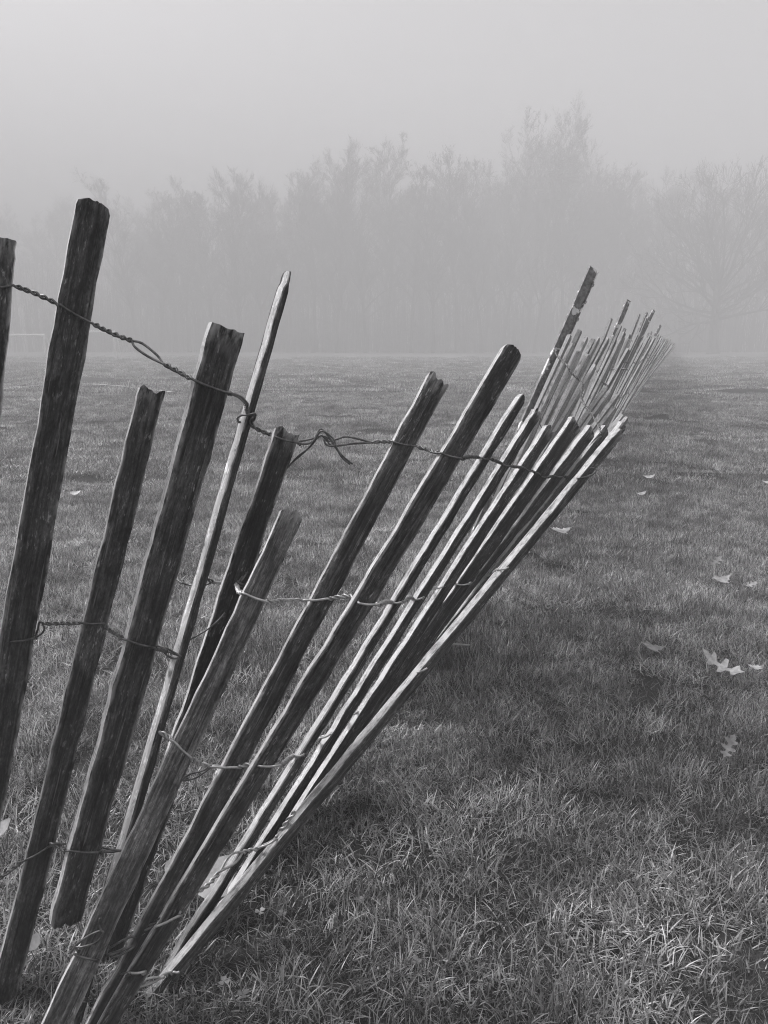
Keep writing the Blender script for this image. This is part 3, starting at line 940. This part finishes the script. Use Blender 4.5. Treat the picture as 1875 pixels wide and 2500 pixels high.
wire(f2, [('F', 'G', c3(385, 945), c3(525, 985)), ('P', c3(545, 965)), ('F', 'H', c3(575, 962), c3(715, 905)), ('P', c3(760, 850)), ('P', c3(830, 785)), ('P', c3(880, 745))], r=0.0015)
zG2 = project(slat_pt('G', *c3(450, 930), True))[2]
zH2 = project(slat_pt('H', *c3(640, 920), True))[2]
loose_wire(f2, [[cz(c3, 380, 945, zG2), cz(c3, 425, 890, zG2 - .004), cz(c3, 490, 845, zG2 - .006), cz(c3, 545, 825, zG2 - .006), cz(c3, 555, 840, zG2 - .006), cz(c3, 520, 885, zG2 - .006), cz(c3, 440, 912, zG2 - .006), cz(c3, 410, 912, zG2 - .004), cz(c3, 425, 940, zG2 - .004), cz(c3, 432, 930, zG2 - .004)],
                [cz(c3, 545, 825, zG2 - .006), cz(c3, 535, 790, zG2 - .006), cz(c3, 540, 755, zG2 - .005)],
                [cz(c3, 560, 940, zH2), cz(c3, 620, 900, zH2 - .004), cz(c3, 690, 862, zH2 - .005), cz(c3, 725, 860, zH2 - .004), cz(c3, 725, 905, zH2 - .002), cz(c3, 660, 950, zH2 - .004), cz(c3, 600, 968, zH2 - .004)],
                [cz(c3, 530, 985, zH2), cz(c3, 545, 950, zH2 - .006), cz(c3, 560, 990, zH2 - .004), cz(c3, 580, 930, zH2 - .004), cz(c3, 590, 905, zH2)]], 'wire_knot', 0.0015, 'open wire loops sprung from the lowest row')
zI3 = project(slat_pt('I', *c3(740, 1050), True))[2]
wire(f2, [('F', 'I', c3(690, 1052), c3(785, 1045)), ('P', c3(690, 1185)), ('P', c3(720, 1150)), ('O', [c3(735, 1130), c3(790, 1085), c3(870, 1075)], [c3(735, 1135), c3(810, 1110), c3(870, 1078)]), ('P', c3(905, 1058)), ('F', 'R', c3(935, 1046), c3(972, 1046))], r=0.0017, mat=M_WIRE_PALE)
loose_wire(f2, [[cz(c3, 412, 1195, zI3 + .02), cz(c3, 470, 1190, zI3 - .01), cz(c3, 475, 1205, zI3 - .01), cz(c3, 415, 1205, zI3 + .01), cz(c3, 440, 1220, zI3), cz(c3, 392, 1250, zI3)],
                [cz(c3, 655, 1058, zI3), cz(c3, 690, 1048, zI3 - .012), cz(c3, 705, 1060, zI3 - .012), cz(c3, 680, 1066, zI3 - .008)],
                [cz(c3, 680, 1002, zI3 + .03), cz(c3, 730, 980, zI3 + .02), cz(c3, 700, 962, zI3 + .03), cz(c3, 735, 958, zI3 + .02)]], 'tie_wire', 0.0012)

# ------------------------------------------------------------------ the run of fence receding into the fog
BX = lambda y: 0.37 * y - 0.60                            # line of the fence on the ground
AL = Vector((0.347, 0.938, 0))
PERP = Vector((0.938, -0.347, 0))
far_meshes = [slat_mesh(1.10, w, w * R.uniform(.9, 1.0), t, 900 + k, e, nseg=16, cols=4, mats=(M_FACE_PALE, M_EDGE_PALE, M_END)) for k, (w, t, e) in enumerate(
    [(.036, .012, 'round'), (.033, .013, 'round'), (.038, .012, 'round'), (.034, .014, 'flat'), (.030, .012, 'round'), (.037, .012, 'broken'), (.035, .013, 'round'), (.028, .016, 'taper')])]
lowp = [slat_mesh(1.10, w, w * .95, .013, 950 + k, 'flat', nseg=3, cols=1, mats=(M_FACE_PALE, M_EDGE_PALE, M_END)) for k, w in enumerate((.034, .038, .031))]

f3 = empty('slat_fence', (BX(3.0), 3.0, 0))
tag(f3, 'pale slat fence stretch held up by the tall stakes beyond the fallen slats', 'fence', 'stretches of the sagging slat fence')
f4 = empty('slat_fence', (BX(16), 16, 0))
tag(f4, 'farthest hazy run of slat fence fading into the fog', 'fence', 'stretches of the sagging slat fence')

def place_far(fence, B, Tp, theta, me, tone):
    M, a, n0 = slat_frame(B, Tp, math.radians(theta))
    s = (Tp - B).length / 1.10
    o = link(bpy.data.objects.new('slat', me), fence)
    o.matrix_basis = fence.matrix_basis.inverted() @ M @ Matrix.Diagonal((1, 1, s, 1))
    o['tone'] = float(tone)
    o['edge_tone'] = float(rng.uniform(.6, 1.15))
    o['grain_seed'] = float(rng.uniform(0, 50))
    return o

# slats around the first stake whose tops show one by one
px_slats = [  # top x, top y, foot y
    (1531, 1022, 1775), (1516, 1020, 1745), (1501, 998, 1720), (1507, 965, 1696), (1489, 957, 1676), (1480, 944, 1656), (1453, 893, 1640),
    (1390, 823, 1606), (1398, 840, 1588), (1415, 810, 1572), (1417, 856, 1555), (1433, 823, 1540), (1437, 866, 1524), (1448, 827, 1510), (1462, 825, 1496), (1474, 825, 1482), (1485, 826, 1466)]
tops3 = []
for k, (tx, ty, by) in enumerate(px_slats):
    bx = 1649 - 0.798 * (by - 837)
    B = on_ground(bx, by)
    L = 1.06 if k < 7 else (1.0 if ty < 835 else 0.94)
    Tp = at_length(tx, ty, B, L)
    a = (Tp - B).normalized()
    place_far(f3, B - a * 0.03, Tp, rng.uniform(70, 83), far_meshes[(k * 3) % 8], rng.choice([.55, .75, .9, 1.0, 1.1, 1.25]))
    tops3.append((B, Tp))

def run_lean(y, r):
    """unit direction of a slat whose foot is y metres out: upright at the stakes, sagging to the field side between them"""
    ph = (y - 1.95) / 1.82
    sag = 0.5 - 0.5 * math.cos(2 * math.pi * ph)
    perp = 0.32 + (0.12 + 0.2 * min(max(y - 6, 0) / 6, 1)) * sag * r.uniform(0.3, 1.2) + r.uniform(-.05, .05)
    along = 0.28 + 0.10 * sag + r.uniform(-.08, .08)
    return (PERP * perp + AL * along + Vector((0, 0, 1))).normalized()
y = 2.86
rows = {0.82: [], 0.5: [], 0.2: []}
n_f = 0
R3 = random.Random(21)
stuff = Geo()
while y < 62:
    d = run_lean(y, R3)
    L = 1.02 + R3.uniform(-.05, .035)
    if R3.random() < 0.06: L *= R3.uniform(0.8, 0.9)
    if 5.2 < y < 5.9: L *= 1.12
    B = Vector((BX(y) + R3.uniform(-.03, .03), y, gz(BX(y), y)))
    Tp = B + d * L
    fen = f3 if y < 14 else f4
    if n_f < 283:
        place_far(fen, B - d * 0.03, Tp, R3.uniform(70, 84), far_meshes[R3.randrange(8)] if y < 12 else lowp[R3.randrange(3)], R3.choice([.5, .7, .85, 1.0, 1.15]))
    else:
        M, a, n0 = slat_frame(B - d * .03, Tp, math.radians(R3.uniform(55, 76)))
        M = f4.matrix_basis.inverted() @ M
        X, Y, Z = M.col[0].to_3d(), M.col[1].to_3d(), M.col[2].to_3d()
        c = M.translation + Z * L / 2
        stuff.box(c, X * .018, Y * .0065, Z * L / 2)
    if n_f % 1 == 0 and y < 22:
        for t in rows: rows[t].append((fen, B + d * L * t + (CAM - B).normalized() * 0.014))
    n_f += 1
    y += 0.094 * R3.uniform(.8, 1.25)
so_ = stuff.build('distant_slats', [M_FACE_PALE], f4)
so_['kind'] = 'stuff'
so_['tone'] = 0.9
for t, pts in rows.items():
    for fen in (f3, f4):
        P = [p for f_, p in pts if f_ == fen]
        if len(P) < 2: continue
        if fen is f3 and t == 0.82: P = P
        g = Geo()
        fi = fen.matrix_basis.inverted()
        for ph in (0, math.pi):
            q = []
            sp = smooth_path(P, 4)
            for i, p in enumerate(sp):
                a = ph + i * 1.1
                q.append(fi @ (p + Vector((math.cos(a), 0, math.sin(a))) * 0.0025))
            g.tube(q, 0.0016, 4)
        g.build('twisted_wire', M_WIRE, fen, True)

# the slack top wire from the first stake down to the fallen slats
zs_ = [2.08, 2.02, 1.93, 1.90, 1.88, 1.80, 1.72, 1.66, 1.60]
pp = [c5(520, 860), c5(545, 905), c5(600, 945), c5(650, 1030), c5(735, 1110), c5(735, 1165), c5(738, 1260), c5(850, 1420), c5(890, 1520)]
g = Geo()
sp = smooth_path([at_depth(p[0], p[1], z) for p, z in zip(pp, zs_)], 14)
fi = f3.matrix_basis.inverted()
for ph in (0, math.pi):
    g.tube([fi @ (p + Vector((math.cos(ph + i * .75), 0, math.sin(ph + i * .75))) * 0.0022) for i, p in enumerate(sp)], 0.0013, 5)
g.build('twisted_wire', M_WIRE, f3, True)['label'] = 'slack top wire sagging from the first stake across pale slats'
loose_wire(f3, [[cz(c5, 385, 1340, 2.0), cz(c5, 395, 1400, 2.0), cz(c5, 390, 1440, 2.0), cz(c5, 415, 1490, 2.0)]], 'tie_wire', 0.0013)

# steel stakes
def stake(fence, top_px, foot_px, zt, label=None, studs=True, w=0.0165):
    B = on_ground(*foot_px)
    Tp = at_depth(*top_px, zt)
    a = (Tp - B).normalized()
    B = B - a * 0.1
    M, a, n0 = slat_frame(B, Tp, math.radians(28))
    M = fence.matrix_basis.inverted() @ M
    L = (Tp - B).length
    g = Geo()
    t = 0.0022
    g.box((0, 0, L / 2), (w, 0, 0), (0, t, 0), (0, 0, L / 2))              # flange
    g.box((0, 0.0022 + 0.012, L / 2), (t, 0, 0), (0, 0.0118, 0), (0, 0, L / 2 - .001))  # web
    for s in (-1, 1):
        g.box((s * (w - .0015), -0.0045, L / 2), (0.0015, 0, 0), (0, 0.0023, 0), (0, 0, L / 2 - .002))
    o = g.build('steel_stake', M_POST, fence)
    o.matrix_basis = M
    if label: o['label'] = label
    if studs:
        me = None
        for k in range(22):
            z = L - 0.045 - 0.058 * k
            if z < 0.25: break
            if me is None:
                h = Geo()
                h.box((0, 0, 0), (.0022, 0, 0), (0, .003, 0), (0, 0, .005))
                h.box((.003, 0, .0015), (.0012, 0, 0), (0, .002, 0), (0, 0, .003))
                s_ = h.build('stud', M_POST, o)
                me = s_.data
            else:
                s_ = link(bpy.data.objects.new('stud', me), o)
            s_.location = (w + .0018, -.001, z)
    return o
stake(f3, (1449, 656), (1023, 1621), 2.25, 'tall rusty steel stake with studs and flaking white paint')
stake(f3, (1535, 733), (1307, 1265), 4.0, 'second tall stake, smooth and plain', False, 0.012)
stake(f3, (1596, 757), (1424, 1121), 6.0, 'third tall stake among crowded slats', False, 0.012)
stake(f3, (1613, 794), (1500, 1022), 10.0, None, False)
for yy in (14.5, 19, 24):
    B = Vector((BX(yy), yy, 0)); x_, y_, _ = project(B)
    tp = project(B + Vector((.3, .45, 1.06)))
    stake(f4, (tp[0], tp[1]), (x_, y_), tp[2], None, False)

# ------------------------------------------------------------------ fallen leaves
def leaf_outline(kind, L, W, R):
    pts = []
    if kind == 'oak':            # pointed lobes with deep sinuses
        side = [(0.0, .03), (.10, .10), (.16, .34), (.22, .40), (.27, .12), (.36, .10), (.42, .46), (.50, .55), (.52, .14), (.62, .13), (.70, .44), (.77, .48), (.78, .16), (.88, .20), (.93, .10), (1.0, 0.0)]
    elif kind == 'maple':
        side = [(0.0, .03), (.02, .22), (-.10, .40), (.12, .38), (.22, .60), (.34, .46), (.40, .72), (.48, .36), (.58, .24), (.70, .34), (.78, .16), (1.0, 0.0)]
    else:                        # plain oval leaf
        side = [(0.0, .04), (.08, .30), (.22, .50), (.42, .58), (.62, .50), (.80, .32), (.92, .14), (1.0, 0.0)]
    l = [(u * L, v * W * R.uniform(.85, 1.12)) for u, v in side]
    r = [(u * L, -v * W * R.uniform(.85, 1.12)) for u, v in side]
    return l, r

def leaf(px, py, L, W, kind, mat, label, rot, tilt=0.0, roll=0.0, curl=0.15, lift=0.03, seed=0):
    Rl = random.Random(seed)
    P = on_ground(px, py)
    P.z = gz(P.x, P.y) + lift
    l, r = leaf_outline(kind, L, W, Rl)
    v, f = [], []
    def z_of(u, w):
        return curl * (abs(w) ** 1.3 * 6 * .12 + ((u / L - .5) ** 2) * L * 1.3) + Rl.uniform(-1, 1) * L * 0.012
    th = 0.0005
    mid = [(u, 0) for u, _ in l]
    for layer in (0, -th):
        for a, b, c in zip(l, mid, r):
            za, zc = z_of(*a), z_of(*c)
            zb = curl * ((b[0] / L - .5) ** 2) * L * 1.3
            v += [(a[0], a[1], za + layer), (b[0], b[1], zb + layer), (c[0], c[1], zc + layer)]
        Rl = random.Random(seed + 1000) if layer == 0 else Rl
    n = len(l)
    for i in range(n - 1):
        a = 3 * i
        f += [(a, a + 1, a + 4, a + 3), (a + 1, a + 2, a + 5, a + 4)]
        b = 3 * n + a
        f += [(b + 3, b + 4, b + 1, b), (b + 4, b + 5, b + 2, b + 1)]
    o = mesh_obj('fallen_leaf', v, f, mat, smooth=True)
    g = Geo()
    g.tube([(0.004, 0, .001), (-L * .12, L * .01, .004), (-L * .25, L * .04, .012)], [.0012, .001, .0007], 5)
    g.build('leaf_stem', mat, o)
    o.location = P
    o.rotation_euler = (roll, tilt, rot)
    tag(o, label, 'leaf', 'leaves fallen on the lawn')
    return o
q = 1.1302
leaf(1600 * q, 1482 * q, 0.112, 0.072, 'oak', M_LEAF, 'largest pale oak leaf with pointed lobes, arched up on the open lawn', 2.5, -0.34, -0.15, 0.6, 0.026, 1)
leaf(1640 * q, 1474 * q, 0.036, 0.034, 'maple', M_LEAF, 'small curled pale leaf touching the end of the largest oak leaf', 2.7, -0.2, 0.1, 0.5, 0.04, 2)
leaf(1198 * q, 1162 * q, 0.085, 0.075, 'maple', M_LEAF, 'pale star shaped leaf lying beside the leaning slats', 0.35, -0.1, 0.1, 0.4, 0.034, 3)
leaf(1392 * q, 1418 * q, 0.06, 0.05, 'maple', M_LEAF_MID, 'dull grey leaf half sunk in grass near the largest oak leaf', 0.2, 0.1, 0.1, 0.3, 0.03, 4)
leaf(1548 * q, 1272 * q, 0.06, 0.05, 'maple', M_LEAF_MID, 'faint ragged leaf standing in grass farther behind the largest oak leaf', 0.4, -0.25, 0.2, 0.5, 0.035, 5)
leaf(1605 * q, 1278 * q, 0.05, 0.04, 'oak', M_LEAF_MID, 'faint small leaf close to the lawn edge of the picture', 0.1, -0.2, 0.1, 0.5, 0.03, 15)
leaf(1535 * q, 1232 * q, 0.06, 0.04, 'oak', M_LEAF_DARK, 'dark curled leaf tip poking up from the lawn', 0.4, -0.5, 0.2, 0.6, 0.035, 6)
leaf(1372 * q, 1078 * q, 0.075, 0.03, 'oval', M_LEAF, 'narrow pale leaf on the mid lawn past the star shaped leaf', 0.4, -0.1, 0.2, 0.6, 0.034, 7)
leaf(1388 * q, 1041 * q, 0.08, 0.04, 'oval', M_LEAF, 'pale folded leaf at the outer end of the wire hook', 0.1, -0.1, 0.2, 0.6, 0.034, 8)
leaf(1537 * q, 1026 * q, 0.08, 0.05, 'maple', M_LEAF_MID, 'small dim leaf alone on the hazy middle lawn', 0.5, -0.1, 0.3, 0.6, 0.034, 9)
leaf(1645 * q, 1055 * q, 0.09, 0.04, 'oval', M_LEAF, 'small bright leaf on the middle lawn at the picture edge', 0.1, -0.1, 0.2, 0.6, 0.034, 10)
leaf(975 * q, 968 * q, 0.13, 0.07, 'oval', M_LEAF, 'tiny bright leaf far off on the lawn seen between dark slats', 0.2, -0.1, 0.2, 0.6, 0.034, 11)
leaf(1560 * q, 1662 * q, 0.06, 0.03, 'oak', M_LEAF_DARK, 'small dark leaf upright in the near lawn below the largest oak leaf', 0.8, -0.6, 0.3, 0.5, 0.03, 12)
leaf(152 * q, 1084 * q, 0.06, 0.03, 'oval', M_LEAF, 'pale curled leaf on the grass seen between the tall slat and the splintered slat', 0.5, -0.15, 0.4, 0.7, 0.034, 13)
leaf(430 * q, 1960 * q, 0.078, 0.062, 'oval', M_LEAF_MID, 'broad smooth leaf propped under the leaning slats by the near corner', 0.55, -0.55, 0.25, 0.1, 0.03, 14)
leaf(372 * q, 1945 * q, 0.045, 0.05, 'oval', M_LEAF_MID, 'pale leaf fragment behind the leaning slats beside the broad smooth leaf', 0.9, -0.5, 0.3, 0.1, 0.04, 16)
leaf(-12 * q, 1862 * q, 0.04, 0.022, 'oval', M_LEAF_MID, 'pointed leaf reaching in past the picture edge under the upright slats', 0.9, -0.5, 0.2, 0.2, 0.05, 17)
leaf(62 * q, 2085 * q, 0.026, 0.02, 'oval', M_LEAF_DARK, 'grey leaf lying beside the foot of the splintered slat', 1.3, -0.4, 0.2, 0.2, 0.03, 18)
# straw stalk
g = Geo()
a_, b_ = on_ground(1055, 1609), on_ground(1146, 1609)
for p in (a_, b_): p.z = gz(p.x, p.y) + 0.045
g.tube([a_ - b_.lerp(a_, .5), Vector((0, 0, .003)), b_ - b_.lerp(a_, .5)], [.0032, .0034, .0022], 6)
st = g.build('straw_stalk', M_STRAW)
st.location = b_.lerp(a_, .5)
tag(st, 'single pale straw stalk lying level beside the leaning slats', 'straw')

# clover plants
def clover(px, py, s, label, seed):
    P = on_ground(px, py)
    P.z = gz(P.x, P.y)
    c = empty('clover_plant', P)
    tag(c, label, 'clover', 'clover plants in the near lawn')
    Rc = random.Random(seed)
    top = Vector((Rc.uniform(-.004, .004), Rc.uniform(-.004, .004), 0.036))
    g = Geo(); g.tube([(0, 0, 0), top * .5, top], .0007, 5); g.build('stem', M_CLOVER, c)
    for k in range(3):
        a = seed + k * 2.094
        d = Vector((math.cos(a), math.sin(a), 0.25)); e = Vector((-math.sin(a), math.cos(a), 0))
        v = [top, top + d * s * .45 + e * s * .42, top + d * s * .85 + e * s * .40, top + d * s * .82, top + d * s * .85 - e * s * .40, top + d * s * .45 - e * s * .42]
        v += [p - Vector((0, 0, .0004)) for p in v]
        mesh_obj('leaflet', v, [(0, 5, 4, 3), (0, 3, 2, 1), (6, 9, 10, 11), (6, 7, 8, 9)], M_CLOVER, c)
clover(641, 2272, .009, 'pale three leaved clover nearest the foot of the bowed slat', 1)
clover(683, 2278, .008, 'clover just past the pale one near the bowed slat', 2)
clover(882, 2243, .008, 'clover standing farther out from the bowed slat, in the dark turf', 3)
clover(555, 2437, .009, 'clover near the bottom of the picture below the bowed slat', 4)
clover(593, 2478, .009, 'clover lowest of all at the bottom of the picture', 5)
clover(1012, 2400, .008, 'clover alone in the near lawn well away from the fence', 6)

# ------------------------------------------------------------------ grass
def grass_tile(name, size, n, hmin, hmax, width, seed, segs=3):
    r = np.random.default_rng(seed)
    bx = (r.random(n) - .5) * size
    by = (r.random(n) - .5) * size
    # clumps lean the same way
    cl = r.random((14, 2)) * size - size / 2
    cdir = r.random(14) * 2 * np.pi
    which = np.argmin((bx[:, None] - cl[None, :, 0]) ** 2 + (by[:, None] - cl[None, :, 1]) ** 2, axis=1)
    ang = cdir[which] + r.normal(0, 1.5, n)
    ln = hmin + (hmax - hmin) * r.beta(2.2, 2.6, n)
    bend = np.clip(r.normal(1.1, 0.5, n), 0.05, 2.0)
    dry = r.random(n) < 0.13
    bend[dry] = np.clip(r.normal(1.35, .3, dry.sum()), .6, 1.9)
    w = width * r.uniform(0.6, 1.25, n)
    face = ang + np.pi / 2 + r.normal(0, 0.7, n)
    sh = np.where(dry, r.uniform(0.26, 0.5, n), 0.05 + 0.72 * r.beta(0.8, 1.6, n))
    ctone, chigh = r.uniform(0.55, 1.45, 14), r.uniform(0.75, 1.3, 14)
    sh = sh * ctone[which]
    ln = ln * chigh[which]
    dx, dy = np.cos(ang), np.sin(ang)
    fx, fy = np.cos(face), np.sin(face)
    V = np.zeros((n, 2 * segs + 1, 3))
    px, py, pz = bx.copy(), by.copy(), np.full(n, -0.010)
    for k in range(segs + 1):
        s = k / segs
        ww = w * (1 - s ** 2.2) * 0.5 * (0.75 + 0.5 * min(s * 2, 1) * 0.5)
        if k < segs:
            V[:, 2 * k] = np.stack([px - fx * ww, py - fy * ww, pz], 1)
            V[:, 2 * k + 1] = np.stack([px + fx * ww, py + fy * ww, pz], 1)
            a = bend * (0.62 + s * 0.45)
            st_ = ln / segs
            px = px + dx * np.sin(a) * st_; py = py + dy * np.sin(a) * st_; pz = pz + np.maximum(np.cos(a), -0.15) * st_
        else:
            V[:, 2 * k] = np.stack([px, py, pz], 1)
    nv = 2 * segs + 1
    base = (np.arange(n) * nv)[:, None]
    quads = []
    for k in range(segs - 1):
        quads.append(base + np.array([2 * k, 2 * k + 1, 2 * k + 3, 2 * k + 2])[None])
    tri = base + np.array([2 * segs - 2, 2 * segs - 1, 2 * segs])[None]
    Q = np.concatenate(quads, 0) if quads else np.zeros((0, 4), int)
    me = bpy.data.meshes.new(name)
    me.vertices.add(n * nv)
    me.vertices.foreach_set('co', V.reshape(-1))
    loops = np.concatenate([Q.reshape(-1), tri.reshape(-1)]).astype(np.int32)
    me.loops.add(len(loops))
    me.loops.foreach_set('vertex_index', loops)
    starts = np.concatenate([np.arange(len(Q)) * 4, len(Q) * 4 + np.arange(n) * 3]).astype(np.int32)
    me.polygons.add(len(starts))
    me.polygons.foreach_set('loop_start', starts)
    me.update(calc_edges=True)
    me.validate()
    at = me.attributes.new('shade', 'FLOAT', 'POINT')
    at.data.foreach_set('value', np.repeat(sh, nv).astype(np.float32))
    me.materials.append(M_GRASS)
    me.polygons.foreach_set('use_smooth', np.ones(len(starts), dtype=bool))
    return bpy.data.objects.new(name, me)

turf = bpy.data.collections.new('turf_tufts')               # source tufts, not linked to the scene
for k in range(9):
    turf.objects.link(grass_tile('tuft_a%02d' % k, 0.27, 1800, .018, .044, .0023, 300 + k))
for k in range(5):
    turf.objects.link(grass_tile('tuft_b%02d' % k, 0.62, 2600, .022, .052, .0038, 400 + k, 2))
for k in range(4):
    turf.objects.link(grass_tile('tuft_c%02d' % k, 1.9, 3600, .030, .060, .009, 500 + k, 2))

RG = np.random.default_rng(9)
pts, idx, rot, scl = [], [], [], []
def scatter(y0, y1, step, i0, i1, margin, slope, s0, s1, skip=0.0):
    y = y0
    while y < y1:
        half = slope * y + margin
        x = -half
        while x < half:
            xx, yy = x + RG.uniform(-.45, .45) * step, y + RG.uniform(-.45, .45) * step
            d = mnoise.noise(Vector((xx * 1.7, yy * 1.7, 4.0)))
            d2 = mnoise.noise(Vector((xx * 5.5, yy * 5.5, 14.0)))
            pts.append((xx, yy, gz(xx, yy)))
            idx.append(int(RG.integers(i0, i1)))
            rot.append((RG.normal(0, .05), RG.normal(0, .05), RG.uniform(0, 6.283)))
            h = RG.uniform(s0, s1)
            scl.append((RG.uniform(.9, 1.1), RG.uniform(.9, 1.1), h * max(0.8, 1 + 0.40 * d + 0.50 * d2)))
            x += step
        y += step
scatter(0.30, 4.6, 0.17, 0, 9, 0.8, .62, .85, 1.2)
scatter(4.6, 13.0, 0.42, 9, 14, 1.0, .60, .85, 1.2)
scatter(13.0, 46.0, 1.35, 14, 18, 2.0, .60, .85, 1.25)
gm = bpy.data.meshes.new('grass')
gm.from_pydata(pts, [], [])
for nm, tp, dat in (('tuft', 'INT', idx), ('turn', 'FLOAT_VECTOR', rot), ('size', 'FLOAT_VECTOR', scl)):
    at = gm.attributes.new(nm, tp, 'POINT')
    at.data.foreach_set('value' if tp == 'INT' else 'vector', np.array(dat).reshape(-1))
grass = link(bpy.data.objects.new('grass', gm))
tag(grass, kind='stuff')
ng = bpy.data.node_groups.new('grass_scatter', 'GeometryNodeTree')
ng.interface.new_socket('Geometry', in_out='INPUT', socket_type='NodeSocketGeometry')
ng.interface.new_socket('Geometry', in_out='OUTPUT', socket_type='NodeSocketGeometry')
gi, go = ng.nodes.new('NodeGroupInput'), ng.nodes.new('NodeGroupOutput')
ip = ng.nodes.new('GeometryNodeInstanceOnPoints')
ci = ng.nodes.new('GeometryNodeCollectionInfo')
ci.inputs['Collection'].default_value = turf
ci.inputs['Separate Children'].default_value = True
ci.inputs['Reset Children'].default_value = True
def named(nm, tp):
    n = ng.nodes.new('GeometryNodeInputNamedAttribute'); n.data_type = tp; n.inputs['Name'].default_value = nm
    return n.outputs['Attribute']
ng.links.new(gi.outputs[0], ip.inputs['Points'])
ng.links.new(ci.outputs[0], ip.inputs['Instance'])
ip.inputs['Pick Instance'].default_value = True
ng.links.new(named('tuft', 'INT'), ip.inputs['Instance Index'])
er = ng.nodes.new('FunctionNodeEulerToRotation')
ng.links.new(named('turn', 'FLOAT_VECTOR'), er.inputs[0])
ng.links.new(er.outputs[0], ip.inputs['Rotation'])
ng.links.new(named('size', 'FLOAT_VECTOR'), ip.inputs['Scale'])
ng.links.new(ip.outputs[0], go.inputs[0])
md = grass.modifiers.new('scatter', 'NODES')
md.node_group = ng
